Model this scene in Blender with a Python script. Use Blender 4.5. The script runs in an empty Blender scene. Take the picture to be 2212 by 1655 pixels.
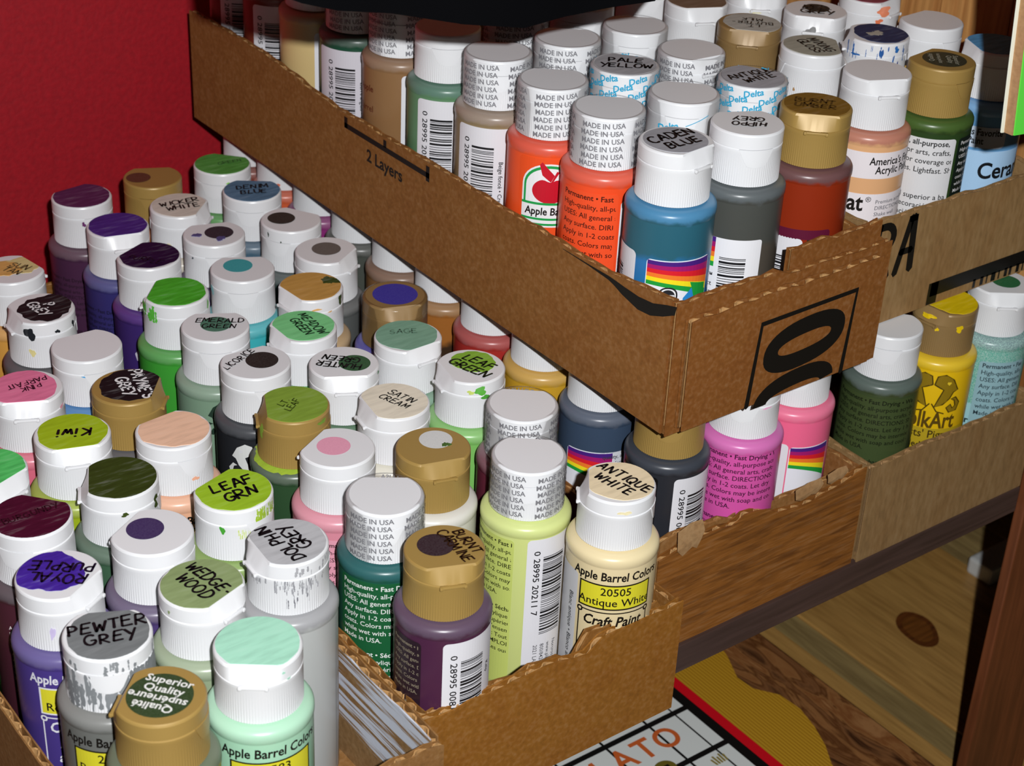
import bpy, bmesh, math, random
from mathutils import Vector, Matrix
from mathutils.geometry import tessellate_polygon

# ------------------------------------------------------------------ camera, light, exposure
S = bpy.context.scene
COL = S.collection
cd = bpy.data.cameras.new('camera')
cam = bpy.data.objects.new('camera', cd)
COL.objects.link(cam)
S.camera = cam
CAM = Vector((0.0, 0.0, 0.43636))
RIGHT = Vector((0.80045, -0.59776, 0.04426))
UP = Vector((0.27069, 0.42638, 0.86309))
FWD = Vector((0.53479, 0.67888, -0.50311))
m = Matrix((RIGHT, UP, -FWD)).transposed().to_4x4()
m.translation = CAM
cam.matrix_world = m
cd.sensor_fit = 'HORIZONTAL'
cd.sensor_width = 36.0
cd.lens = 61.5
cd.clip_start = 0.01
cd.dof.use_dof = True
cd.dof.focus_distance = 0.64
cd.dof.aperture_fstop = 28.0

w = bpy.data.worlds.new('world')
S.world = w
w.use_nodes = True
w.node_tree.nodes['Background'].inputs[0].default_value = (1.0, 0.86, 0.70, 1)
w.node_tree.nodes['Background'].inputs[1].default_value = 0.006

fl = bpy.data.lights.new('camera_flash', 'AREA')
fl.shape = 'DISK'
fl.size = 0.009
fl.energy = 6.1
fl.color = (0.98, 0.99, 1.0)
flo = bpy.data.objects.new('camera_flash', fl)
COL.objects.link(flo)
FLASH = CAM - FWD * 0.06 + RIGHT * 0.035 + UP * 0.022
tgt = CAM + FWD * 0.75
flo.location = FLASH
flo.rotation_euler = (tgt - FLASH).to_track_quat('-Z', 'Y').to_euler()

S.view_settings.view_transform = 'Standard'
S.view_settings.look = 'None'
S.view_settings.gamma = 1.0
S.view_settings.use_curve_mapping = False
S.view_settings.exposure = 0.0

rnd = random.Random(7)
PI = math.pi

# ------------------------------------------------------------------ colours and materials
def lin(h):
    h = h.lstrip('#')
    out = []
    for i in (0, 2, 4):
        c = int(h[i:i + 2], 16) / 255
        out.append(c / 12.92 if c <= 0.04045 else ((c + 0.055) / 1.055) ** 2.4)
    return out + [1.0]

def mixc(a, b, t):
    return [a[i] * (1 - t) + b[i] * t for i in range(3)] + [1.0]

MATS = {}
def new_mat(name):
    mt = bpy.data.materials.new(name)
    mt.use_nodes = True
    return mt, mt.node_tree.nodes, mt.node_tree.links, mt.node_tree.nodes['Principled BSDF']

def plain(h, rough=0.4, spec=0.5, metal=0.0, var=0.0, scale=120.0):
    key = ('plain', h, rough, spec, metal, var, scale)
    if key in MATS:
        return MATS[key]
    mt, n, l, b = new_mat('plain_' + h)
    b.inputs['Roughness'].default_value = rough
    b.inputs['Specular IOR Level'].default_value = spec
    b.inputs['Metallic'].default_value = metal
    c = lin(h)
    if var > 0:
        tc = n.new('ShaderNodeTexCoord')
        nz = n.new('ShaderNodeTexNoise')
        nz.inputs['Scale'].default_value = scale
        nz.inputs['Detail'].default_value = 5
        rp = n.new('ShaderNodeValToRGB')
        rp.color_ramp.elements[0].position = 0.3
        rp.color_ramp.elements[1].position = 0.7
        rp.color_ramp.elements[0].color = mixc(c, [0, 0, 0], var)
        rp.color_ramp.elements[1].color = mixc(c, [1, 1, 1], var * 0.35)
        l.new(tc.outputs['Object'], nz.inputs['Vector'])
        l.new(nz.outputs['Fac'], rp.inputs['Fac'])
        l.new(rp.outputs['Color'], b.inputs['Base Color'])
    else:
        b.inputs['Base Color'].default_value = c
    MATS[key] = mt
    return mt

def ramp_nodes(n, stops, interp='LINEAR'):
    rp = n.new('ShaderNodeValToRGB')
    cr = rp.color_ramp
    cr.interpolation = interp
    while len(cr.elements) < len(stops):
        cr.elements.new(0.5)
    for e, (p, c) in zip(cr.elements, stops):
        e.position = p
        e.color = c if len(c) == 4 else list(c) + [1]
    return rp

def paint_mat(h, streak=0.25):
    """dried brushed paint: a little streaky"""
    key = ('paint', h, streak)
    if key in MATS:
        return MATS[key]
    mt, n, l, b = new_mat('paint_' + h)
    c = lin(h)
    tc = n.new('ShaderNodeTexCoord')
    mp = n.new('ShaderNodeMapping')
    mp.inputs['Rotation'].default_value = (0, 0, 0.6)
    mp.inputs['Scale'].default_value = (60, 330, 100)
    nz = n.new('ShaderNodeTexNoise')
    nz.inputs['Scale'].default_value = 1.6
    nz.inputs['Detail'].default_value = 4
    rp = ramp_nodes(n, [(0.3, mixc(c, [0, 0, 0], streak)), (0.55, c), (0.8, mixc(c, [1, 1, 1], streak * 0.4))])
    l.new(tc.outputs['Object'], mp.inputs['Vector'])
    l.new(mp.outputs['Vector'], nz.inputs['Vector'])
    l.new(nz.outputs['Fac'], rp.inputs['Fac'])
    l.new(rp.outputs['Color'], b.inputs['Base Color'])
    b.inputs['Roughness'].default_value = 0.5
    b.inputs['Specular IOR Level'].default_value = 0.22
    MATS[key] = mt
    return mt

def body_mat(h, shoulder=None, fill=None, fill_h=None, speck=0.0):
    """plastic bottle with paint inside; thinner paint film in the shoulder, optional second tone below fill height"""
    key = ('body', h, shoulder, fill, fill_h, speck)
    if key in MATS:
        return MATS[key]
    mt, n, l, b = new_mat('bottle_' + h)
    c = lin(h)
    sh = lin(shoulder) if shoulder else mixc(mixc(c, [0.35, 0.33, 0.33], 0.16), [1, 1, 1], 0.02)
    lo = lin(fill) if fill else c
    tc = n.new('ShaderNodeTexCoord')
    sp = n.new('ShaderNodeSeparateXYZ')
    nz = n.new('ShaderNodeTexNoise')
    nz.inputs['Scale'].default_value = 170
    nz.inputs['Detail'].default_value = 5
    ma = n.new('ShaderNodeMath'); ma.operation = 'MULTIPLY_ADD'
    ma.inputs[1].default_value = 0.006
    mb = n.new('ShaderNodeMath'); mb.operation = 'ADD'
    mr = n.new('ShaderNodeMapRange')
    mr.inputs['From Min'].default_value = 0.0
    mr.inputs['From Max'].default_value = 0.085
    fh = (fill_h or 0.030) / 0.085
    rp = ramp_nodes(n, [(max(fh - 0.02, 0), lo), (fh + 0.02, c), (0.842, c), (0.862, sh)])
    l.new(tc.outputs['Object'], sp.inputs[0])
    l.new(tc.outputs['Object'], nz.inputs['Vector'])
    l.new(sp.outputs['Z'], mb.inputs[0])
    ms = n.new('ShaderNodeMath'); ms.operation = 'SUBTRACT'
    ms.inputs[1].default_value = 0.5
    l.new(nz.outputs['Fac'], ms.inputs[0])
    l.new(ms.outputs[0], ma.inputs[0])
    ma.inputs[2].default_value = 0.0
    l.new(ma.outputs[0], mb.inputs[1])
    l.new(mb.outputs[0], mr.inputs['Value'])
    l.new(mr.outputs[0], rp.inputs['Fac'])
    out = rp.outputs['Color']
    if speck > 0:
        vz = n.new('ShaderNodeTexNoise')
        vz.inputs['Scale'].default_value = 2200
        vz.inputs['Detail'].default_value = 3
        l.new(tc.outputs['Object'], vz.inputs['Vector'])
        r2 = ramp_nodes(n, [(0.42, [0, 0, 0]), (0.62, [1, 1, 1])])
        l.new(vz.outputs['Fac'], r2.inputs['Fac'])
        mx = n.new('ShaderNodeMix'); mx.data_type = 'RGBA'
        mx.inputs['B'].default_value = mixc(c, [1, 1, 1], speck)
        l.new(r2.outputs['Color'], mx.inputs['Factor'])
        l.new(out, mx.inputs['A'])
        out = mx.outputs['Result']
    l.new(out, b.inputs['Base Color'])
    b.inputs['Roughness'].default_value = 0.33
    b.inputs['Specular IOR Level'].default_value = 0.5
    MATS[key] = mt
    return mt

def film_mat():
    key = 'film'
    if key in MATS:
        return MATS[key]
    mt, n, l, b = new_mat('clear_shrink_film')
    tr = n.new('ShaderNodeBsdfTransparent')
    gl = n.new('ShaderNodeBsdfGlossy')
    gl.inputs['Roughness'].default_value = 0.16
    fr0 = n.new('ShaderNodeFresnel'); fr0.inputs['IOR'].default_value = 1.42
    fr = n.new('ShaderNodeMath'); fr.operation = 'MULTIPLY'; fr.inputs[1].default_value = 0.45
    l.new(fr0.outputs[0], fr.inputs[0])
    nz = n.new('ShaderNodeTexNoise'); nz.inputs['Scale'].default_value = 160
    bp = n.new('ShaderNodeBump'); bp.inputs['Strength'].default_value = 0.5; bp.inputs['Distance'].default_value = 0.001
    tc = n.new('ShaderNodeTexCoord')
    l.new(tc.outputs['Object'], nz.inputs['Vector'])
    l.new(nz.outputs['Fac'], bp.inputs['Height'])
    l.new(bp.outputs['Normal'], gl.inputs['Normal'])
    mx = n.new('ShaderNodeMixShader')
    l.new(fr.outputs[0], mx.inputs[0]); l.new(tr.outputs[0], mx.inputs[1]); l.new(gl.outputs[0], mx.inputs[2])
    l.new(mx.outputs[0], n['Material Output'].inputs['Surface'])
    MATS[key] = mt
    return mt

def card_mat(h, grain='fibre', smear=False):
    key = ('card', h, grain, smear)
    if key in MATS:
        return MATS[key]
    mt, n, l, b = new_mat('cardboard_' + h)
    c = lin(h)
    tc = n.new('ShaderNodeTexCoord')
    mp = n.new('ShaderNodeMapping')
    mp.inputs['Scale'].default_value = {'fibre': (1, 1, 1), 'wood': (0.22, 0.22, 2.2), 'vert': (1, 1, 0.3)}[grain]
    nz = n.new('ShaderNodeTexNoise'); nz.inputs['Scale'].default_value = 520; nz.inputs['Detail'].default_value = 8
    n2 = n.new('ShaderNodeTexNoise'); n2.inputs['Scale'].default_value = 55 if grain != 'wood' else 160
    n2.inputs['Detail'].default_value = 4
    n2.inputs['Distortion'].default_value = 1.0
    l.new(tc.outputs['Object'], mp.inputs['Vector'])
    l.new(mp.outputs['Vector'], nz.inputs['Vector'])
    l.new(mp.outputs['Vector'], n2.inputs['Vector'])
    r1 = ramp_nodes(n, [(0.28, mixc(c, [0, 0, 0], 0.20)), (0.5, c), (0.75, mixc(c, [1, 0.8, 0.5], 0.06))])
    l.new(nz.outputs['Fac'], r1.inputs['Fac'])
    dk = 0.62 if grain == 'wood' else 1.04
    r2 = ramp_nodes(n, [(0.36 if grain != 'wood' else 0.33, [dk * 0.9, dk * 0.85, dk * 0.8, 1]), (0.56, [1, 1, 1, 1])])
    l.new(n2.outputs['Fac'], r2.inputs['Fac'])
    mx = n.new('ShaderNodeMix'); mx.data_type = 'RGBA'; mx.blend_type = 'MULTIPLY'
    mx.inputs['Factor'].default_value = 1.0
    l.new(r1.outputs['Color'], mx.inputs['A']); l.new(r2.outputs['Color'], mx.inputs['B'])
    out = mx.outputs['Result']
    if smear:
        # white brushed-on paint along the wall
        m2 = n.new('ShaderNodeMapping'); m2.inputs['Scale'].default_value = (40, 18, 420)
        m2.inputs['Rotation'].default_value = (0.06, 0, 0)
        n3 = n.new('ShaderNodeTexNoise'); n3.inputs['Scale'].default_value = 1.0; n3.inputs['Detail'].default_value = 6
        l.new(tc.outputs['Object'], m2.inputs['Vector']); l.new(m2.outputs['Vector'], n3.inputs['Vector'])
        sz = n.new('ShaderNodeSeparateXYZ'); l.new(tc.outputs['Object'], sz.inputs[0])
        zr = n.new('ShaderNodeMapRange')
        zr.inputs['From Min'].default_value = 0.008; zr.inputs['From Max'].default_value = 0.022
        zr.inputs['To Min'].default_value = -0.55; zr.inputs['To Max'].default_value = -0.03
        l.new(sz.outputs['Z'], zr.inputs['Value'])
        ad = n.new('ShaderNodeMath'); ad.operation = 'ADD'
        l.new(n3.outputs['Fac'], ad.inputs[0]); l.new(zr.outputs[0], ad.inputs[1])
        r3 = ramp_nodes(n, [(0.42, [0, 0, 0, 1]), (0.5, [1, 1, 1, 1])])
        l.new(ad.outputs[0], r3.inputs['Fac'])
        m3 = n.new('ShaderNodeMix'); m3.data_type = 'RGBA'
        m3.inputs['B'].default_value = lin('c4c8d4')
        l.new(r3.outputs['Color'], m3.inputs['Factor']); l.new(out, m3.inputs['A'])
        out = m3.outputs['Result']
    l.new(out, b.inputs['Base Color'])
    b.inputs['Roughness'].default_value = 0.75
    b.inputs['Specular IOR Level'].default_value = 0.25
    bp = n.new('ShaderNodeBump'); bp.inputs['Strength'].default_value = 0.12; bp.inputs['Distance'].default_value = 0.0006
    l.new(nz.outputs['Fac'], bp.inputs['Height']); l.new(bp.outputs['Normal'], b.inputs['Normal'])
    MATS[key] = mt
    return mt

def wood_mat(name, base, dark, axis='Y', ring=28.0, rough=0.45, contrast=0.5, fine=1.0):
    mt, n, l, b = new_mat(name)
    tc = n.new('ShaderNodeTexCoord')
    mp = n.new('ShaderNodeMapping')
    s = [1.0, 1.0, 1.0]
    s['XYZ'.index(axis)] = 0.07
    mp.inputs['Scale'].default_value = s
    wv = n.new('ShaderNodeTexNoise'); wv.inputs['Scale'].default_value = ring; wv.inputs['Detail'].default_value = 3
    wv.inputs['Distortion'].default_value = 0.8
    fn = n.new('ShaderNodeTexNoise'); fn.inputs['Scale'].default_value = 420 * fine; fn.inputs['Detail'].default_value = 4
    l.new(tc.outputs['Object'], mp.inputs['Vector'])
    l.new(mp.outputs['Vector'], wv.inputs['Vector']); l.new(mp.outputs['Vector'], fn.inputs['Vector'])
    a, d = lin(base), lin(dark)
    rp = ramp_nodes(n, [(0.30, d), (0.46, a), (0.56, mixc(a, d, contrast)), (0.72, a)])
    l.new(wv.outputs['Fac'], rp.inputs['Fac'])
    r2 = ramp_nodes(n, [(0.3, [0.72, 0.70, 0.66, 1]), (0.62, [1, 1, 1, 1])])
    l.new(fn.outputs['Fac'], r2.inputs['Fac'])
    mx = n.new('ShaderNodeMix'); mx.data_type = 'RGBA'; mx.blend_type = 'MULTIPLY'; mx.inputs['Factor'].default_value = 1.0
    l.new(rp.outputs['Color'], mx.inputs['A']); l.new(r2.outputs['Color'], mx.inputs['B'])
    l.new(mx.outputs['Result'], b.inputs['Base Color'])
    b.inputs['Roughness'].default_value = rough
    return mt

WHITE = plain('e3e4e6', 0.34, 0.5)
GOLD = plain('a48649', 0.42, 0.5, 0.1)
BRONZE = plain('907449', 0.42, 0.5, 0.1)
INK = plain('14120f', 0.5, 0.3)
MARKER = plain('100d12', 0.45, 0.4)

# ------------------------------------------------------------------ mesh helpers
def link(o, parent=None):
    COL.objects.link(o)
    if parent:
        o.parent = parent
    return o

def mesh_obj(name, verts, faces, mat, parent=None, smooth=False, sharp=None):
    me = bpy.data.meshes.new(name)
    me.from_pydata([tuple(v) for v in verts], [], faces)
    if smooth:
        me.polygons.foreach_set('use_smooth', [True] * len(me.polygons))
        if sharp:
            me.set_sharp_from_angle(angle=math.radians(sharp))
    me.update()
    o = bpy.data.objects.new(name, me)
    if mat:
        me.materials.append(mat)
    return link(o, parent)

def inst(name, me, mat, parent, rz=0.0):
    o = bpy.data.objects.new(name, me)
    link(o, parent)
    if mat:
        o.material_slots[0].link = 'OBJECT'
        o.material_slots[0].material = mat
    o.rotation_euler = (0, 0, rz)
    return o

def tag(o, label, cat, group=None, kind=None):
    if label: o['label'] = label
    if cat: o['category'] = cat
    if group: o['group'] = group
    if kind: o['kind'] = kind
    return o

class MB:
    """collects simple shapes into one mesh"""
    def __init__(self):
        self.v = []; self.f = []
    def add(self, v, f):
        k = len(self.v)
        self.v += [tuple(x) for x in v]
        self.f += [tuple(i + k for i in q) for q in f]
        return self
    def box(self, x0, x1, y0, y1, z0, z1, bev=0.0):
        bm = bmesh.new()
        bmesh.ops.create_cube(bm, size=1.0)
        for q in bm.verts:
            q.co = Vector(((x0 + x1) / 2 + q.co.x * (x1 - x0), (y0 + y1) / 2 + q.co.y * (y1 - y0), (z0 + z1) / 2 + q.co.z * (z1 - z0)))
        if bev:
            bmesh.ops.bevel(bm, geom=list(bm.edges), offset=bev, segments=2, affect='EDGES', profile=0.6)
        bm.verts.index_update()
        self.add([q.co.copy() for q in bm.verts], [[q.index for q in f.verts] for f in bm.faces])
        bm.free()
        return self
    def build(self, name, mat, parent=None, smooth=False, sharp=30):
        return mesh_obj(name, self.v, self.f, mat, parent, smooth, sharp)

def lathe(profile, seg=48, close_top=True, close_bot=True):
    v, f = [], []
    for r, z in profile:
        for i in range(seg):
            a = 2 * PI * i / seg
            v.append((r * math.cos(a), r * math.sin(a), z))
    for k in range(len(profile) - 1):
        for i in range(seg):
            j = (i + 1) % seg
            f.append((k * seg + i, k * seg + j, (k + 1) * seg + j, (k + 1) * seg + i))
    if close_bot: f.append(tuple(reversed(range(seg))))
    if close_top: f.append(tuple((len(profile) - 1) * seg + i for i in range(seg)))
    return v, f

def data_mesh(name, v, f, smooth=True, sharp=35):
    me = bpy.data.meshes.new(name)
    me.from_pydata(v, [], f)
    if smooth:
        me.polygons.foreach_set('use_smooth', [True] * len(me.polygons))
        me.set_sharp_from_angle(angle=math.radians(sharp))
    me.materials.append(WHITE)
    me.update()
    return me

# ------------------------------------------------------------------ flat shapes: text, strokes, outlines (2-D lists of verts/faces)
TXT = {}
def text2d(s, bold=0.0, shear=0.0, res=2):
    key = (s, bold, shear, res)
    if key in TXT: return TXT[key]
    c = bpy.data.curves.new('t', 'FONT')
    c.body = s; c.size = 1.0; c.resolution_u = res; c.offset = min(bold * 1.4 + 0.004, 0.024); c.shear = shear
    o = bpy.data.objects.new('t', c)
    COL.objects.link(o)
    dg = bpy.context.evaluated_depsgraph_get()
    me = bpy.data.meshes.new_from_object(o.evaluated_get(dg))
    v = [(q.co.x, q.co.y) for q in me.vertices]
    f = [tuple(p.vertices) for p in me.polygons]
    bpy.data.objects.remove(o); bpy.data.curves.remove(c); bpy.data.meshes.remove(me)
    if v:
        x0 = min(q[0] for q in v); x1 = max(q[0] for q in v)
    else:
        x0 = x1 = 0
    TXT[key] = (v, f, x0, x1)
    return TXT[key]

def cut_u(v, f, step=0.0016):
    """slice a flat drawing into narrow vertical strips so that it bends smoothly round a bottle"""
    x0 = min(p[0] for p in v); x1 = max(p[0] for p in v)
    if x1 - x0 > 0.06: return v, f
    bm = bmesh.new()
    vs = [bm.verts.new((p[0], p[1], 0)) for p in v]
    for q in f:
        if len(set(q)) == len(q):
            try: bm.faces.new([vs[i] for i in q])
            except ValueError: pass
    x = (math.floor(x0 / step) + 1) * step
    while x < x1:
        bmesh.ops.bisect_plane(bm, geom=list(bm.verts) + list(bm.edges) + list(bm.faces), plane_co=(x, 0, 0), plane_no=(1, 0, 0), dist=1e-6)
        x += step
    bm.verts.index_update()
    out = [(p.co.x, p.co.y) for p in bm.verts], [tuple(p.index for p in q.verts) for q in bm.faces]
    bm.free()
    return out

class Flat:
    """2-D drawing in metres, later laid on a cylinder, a lid or a panel"""
    def __init__(self):
        self.v = []; self.f = []
    def add(self, v, f):
        k = len(self.v); self.v += list(v); self.f += [tuple(i + k for i in q) for q in f]
        return self
    def text(self, s, size, u=0, v=0, rot=0, align='c', bold=0.0, shear=0.0, sx=1.0):
        tv, tf, x0, x1 = text2d(s, bold, shear, 6 if size > 0.006 else 2)
        if not tv: return self
        off = {'c': (x0 + x1) / 2, 'l': x0, 'r': x1}[align]
        c, q = math.cos(math.radians(rot)), math.sin(math.radians(rot))
        out = []
        for x, y in tv:
            x = (x - off) * size * sx; y = y * size
            out.append((u + x * c - y * q, v + x * q + y * c))
        return self.add(*cut_u(out, tf)) if size > 0.0045 else self.add(out, tf)
    def rect(self, u0, u1, v0, v1, r=0.0, step=0.0011):
        nseg = max(2, int((u1 - u0) / step))
        us = [u0 + (u1 - u0) * i / nseg for i in range(nseg + 1)]
        if r > 0:
            us = sorted(set(us + [u0 + r * t for t in (0.05, 0.2, 0.5, 1)] + [u1 - r * t for t in (0.05, 0.2, 0.5, 1)]))
        pts = []
        for u in us:
            d = max(u0 + r - u, u - (u1 - r), 0.0) if r > 0 else 0
            ins = r - math.sqrt(max(r * r - d * d, 0)) if r > 0 else 0
            pts += [(u, v0 + ins), (u, v1 - ins)]
        return self.add(pts, [(2 * i, 2 * i + 2, 2 * i + 3, 2 * i + 1) for i in range(len(us) - 1)])
    def frame(self, u0, u1, v0, v1, t):
        return self.rect(u0, u1, v0, v0 + t).rect(u0, u1, v1 - t, v1).rect(u0, u0 + t, v0, v1).rect(u1 - t, u1, v0, v1)
    def poly(self, pts):
        tri = tessellate_polygon([[Vector((p[0], p[1], 0)) for p in pts]])
        return self.add(*cut_u(pts, [tuple(t) for t in tri]))
    def line(self, pts, wd, jit=0.0, rg=None):
        """ribbon along a polyline with tapered round ends"""
        P = [Vector((p[0], p[1])) for p in pts]
        P = [p for i, p in enumerate(P) if i == 0 or (p - P[i - 1]).length > 1e-7]
        if len(P) < 2:
            return self
        L, R_ = [], []
        for i, p in enumerate(P):
            a = P[max(i - 1, 0)]; b_ = P[min(i + 1, len(P) - 1)]
            d = (b_ - a).normalized(); nn = Vector((-d.y, d.x))
            hw = wd / 2 * (1 + (rg.uniform(-jit, jit) if rg else 0))
            if i == 0: q0 = p - d * hw * 0.8
            if i == len(P) - 1: q1 = p + d * hw * 0.8
            L.append(p + nn * hw); R_.append(p - nn * hw)
        nL = len(L)
        v = [tuple(x) for x in L] + [tuple(x) for x in R_] + [tuple(q0), tuple(q1)]
        f = [(i, nL + i, nL + i + 1, i + 1) for i in range(nL - 1)]
        f += [(0, 2 * nL, nL), (nL - 1, 2 * nL - 1, 2 * nL + 1)]
        return self.add(v, f)
    def on_cyl(self, R_, ang):
        return [(R_ * math.cos(ang + u / R_), R_ * math.sin(ang + u / R_), v) for u, v in self.v]

# handwriting: single-stroke letters on a 4 x 6 grid
def arc(cx_, cy_, rx, ry, a0, a1, n=8):
    return [(cx_ + rx * math.cos(math.radians(a0 + (a1 - a0) * i / n)), cy_ + ry * math.sin(math.radians(a0 + (a1 - a0) * i / n))) for i in range(n + 1)]
GL = {
 'A': [[(0, 0), (1.9, 6), (2.2, 6), (4, 0)], [(0.8, 2.2), (3.4, 2.3)]],
 'B': [[(0, 0), (0, 6)], [(0, 6)] + arc(1.2, 4.6, 1.7, 1.4, 90, -90) + arc(1.3, 1.6, 2.0, 1.6, 90, -90) + [(0, 0)]],
 'C': [arc(2.2, 3, 2.2, 3, 50, 310, 12)],
 'D': [[(0.2, 0), (0.2, 6)], [(0, 6)] + arc(0.8, 3, 2.9, 3, 90, -90, 10) + [(0, 0)]],
 'E': [[(3.4, 6), (0.2, 5.8), (0, 0), (3.5, 0.2)], [(0, 3.1), (2.8, 3.2)]],
 'F': [[(3.5, 6), (0.2, 5.9), (0, 0)], [(0, 3.2), (2.8, 3.3)]],
 'G': [arc(2.2, 3, 2.2, 3, 50, 330, 12) + [(4.1, 2.6), (2.4, 2.6)]],
 'H': [[(0, 0), (0.1, 6)], [(3.5, 0), (3.6, 6)], [(0, 3), (3.6, 3.1)]],
 'I': [[(1, 0), (1.1, 6)]],
 'K': [[(0, 0), (0.1, 6)], [(3.5, 6), (0.2, 2.8), (3.7, 0)]],
 'L': [[(0.2, 6), (0, 0), (3.2, 0.1)]],
 'M': [[(0, 0), (0.4, 6), (2.2, 1.5), (4.1, 6), (4.5, 0)]],
 'N': [[(0, 0), (0.2, 6), (3.4, 0), (3.7, 6)]],
 'O': [arc(2.0, 3, 2.0, 3, 80, 450, 14)],
 'P': [[(0, 0), (0.1, 6)], [(0, 6)] + arc(1.2, 4.3, 2.0, 1.7, 90, -90) + [(0, 2.6)]],
 'Q': [arc(2.0, 3, 2.0, 3, 80, 450, 14), [(2.3, 1.6), (4.1, -0.6)]],
 'R': [[(0, 0), (0.1, 6)], [(0, 6)] + arc(1.2, 4.4, 2.0, 1.6, 90, -90) + [(0.3, 2.8), (3.7, 0)]],
 'S': [arc(2.0, 4.5, 1.7, 1.5, 40, 250, 8) + arc(1.8, 1.5, 1.8, 1.6, 80, -160, 8)],
 'T': [[(0, 6), (4, 6)], [(2.1, 6), (1.9, 0)]],
 'U': [[(0, 6), (0.1, 1.8)] + arc(1.8, 1.8, 1.7, 1.8, 180, 360) + [(3.6, 6)]],
 'V': [[(0, 6), (1.9, 0), (3.8, 6)]],
 'W': [[(0, 6), (1.1, 0), (2.3, 4.2), (3.5, 0), (4.7, 6)]],
 'X': [[(0, 0), (3.6, 6)], [(0.1, 6), (3.7, 0)]],
 'Y': [[(0, 6), (1.9, 3)], [(3.8, 6), (1.2, -0.6)]],
 'i': [[(0.8, 0), (0.9, 3.6)], [(0.9, 5.2), (1.0, 5.6)]],
 'w': [[(0, 3.8), (0.9, 0), (1.8, 3), (2.7, 0), (3.7, 3.9)]],
 "'": [[(0.8, 6.4), (0.6, 5)]], '.': [[(0.5, 0), (0.8, 0.3)]], '-': [[(0.2, 2.8), (2.2, 3)]],
}
def handwrite(text, size, rg, weight=0.16):
    """lines of marker writing centred on the origin; size = letter height in metres"""
    F = Flat()
    k = size / 6.0
    lines = text.split('\n')
    for li, s in enumerate(lines):
        adv = []
        x = 0.0
        for ch in s:
            if ch == ' ':
                adv.append((ch, x)); x += 3.0; continue
            wd = max(p[0] for st in GL[ch] for p in st)
            adv.append((ch, x)); x += wd + 1.25
        x -= 1.25
        y0 = ((len(lines) - 1) / 2.0 - li) * 8.2 - 3
        for ch, xx in adv:
            if ch == ' ': continue
            jx, jy = rg.uniform(-0.25, 0.25), rg.uniform(-0.45, 0.45)
            sc = rg.uniform(0.9, 1.1)
            sl = rg.uniform(0.02, 0.16)
            for st in GL[ch]:
                pts = []
                for (a, b_) in st:
                    a2 = (a * sc + jx + xx - x / 2 + sl * b_) * k
                    b2 = (b_ * sc + jy + y0) * k
                    pts.append((a2, b2))
                run = [pts[0]]
                for i in range(1, len(pts)):
                    run.append(pts[i])
                    if i < len(pts) - 1:
                        d1 = Vector(pts[i]) - Vector(pts[i - 1]); d2 = Vector(pts[i + 1]) - Vector(pts[i])
                        if d1.length > 0 and d2.length > 0 and d1.angle(d2) > 0.8:
                            F.line(run, size * weight, 0.18, rg); run = [pts[i]]
                F.line(run, size * weight, 0.18, rg)
    return F

# ------------------------------------------------------------------ setting

red, n, l, b = new_mat('red_wall_paint')
tc = n.new('ShaderNodeTexCoord')
nz = n.new('ShaderNodeTexNoise'); nz.inputs['Scale'].default_value = 380; nz.inputs['Detail'].default_value = 6
rp = ramp_nodes(n, [(0.25, lin('98081a')), (0.75, lin('ae0c1e'))])
l.new(tc.outputs['Object'], nz.inputs['Vector']); l.new(nz.outputs['Fac'], rp.inputs['Fac'])
l.new(rp.outputs['Color'], b.inputs['Base Color'])
b.inputs['Roughness'].default_value = 0.62
bp = n.new('ShaderNodeBump'); bp.inputs['Strength'].default_value = 0.25; bp.inputs['Distance'].default_value = 0.0008
l.new(nz.outputs['Fac'], bp.inputs['Height']); l.new(bp.outputs['Normal'], b.inputs['Normal'])
tag(MB().box(-1.2, 1.6, 0.790, 0.84, -0.240, 1.3).build('wall_back', red), 'bright red painted wall behind the paint trays', None, kind='structure')

PINE = wood_mat('pine_plank', 'bd9150', '966a34', 'Y', 34, 0.42, 0.35)
PINE2 = wood_mat('pine_plank_pale', 'a8905c', '6f5a38', 'Y', 60, 0.45, 0.55)
KNOT = wood_mat('pine_knot', '6b3a16', '43220c', 'X', 120, 0.45, 0.4)
KNOT2 = wood_mat('pine_knot_heart', '7d4a1c', '4a260c', 'X', 160, 0.45, 0.4)
KR = -0.36
WALNUT = wood_mat('dark_shelf_wood', '4e3a34', '332522', 'X', 70, 0.55, 0.4)
REDWOOD = wood_mat('red_brown_post', '7d4526', '4a2812', 'Z', 34, 0.5, 0.5)
SIDE = wood_mat('orange_pine_panel', 'd09a5c', '9c5a28', 'Z', 46, 0.45, 0.5)

flr = bpy.data.objects.new('floor', None); link(flr)
tag(flr, 'knotty pine plank base below the shelf', None, kind='structure')
xs = [0.05, 0.22, 0.40, 0.558, 0.642, 0.662, 0.789, 0.895, 1.04]
for i in range(len(xs) - 1):
    mt = PINE2 if i in (4, 6) else PINE
    zt = -0.205 if i != 4 else -0.2062
    MB().box(xs[i] + 0.0002, xs[i + 1] - 0.0002, 0.05, 0.788, -0.230, zt, 0.0008).build('plank', mt, flr)
# knot let into the wide plank
for nm, sc_, zk, mk in (('knot', 1.0, -0.20485, KNOT), ('knot', 0.72, -0.2047, KNOT2)):
    kv = []
    for i in range(28):
        a = 2 * PI * i / 28
        u_, v_ = 0.0112 * sc_ * math.cos(a) * (1 + 0.06 * math.sin(3 * a)), 0.0172 * sc_ * math.sin(a)
        kv.append((0.7123 + u_ * math.cos(KR) - v_ * math.sin(KR), 0.5012 + u_ * math.sin(KR) + v_ * math.cos(KR)))
    Fk = Flat().poly(kv)
    mesh_obj(nm, [(x, y, zk) for x, y in Fk.v], Fk.f, mk, flr)

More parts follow.
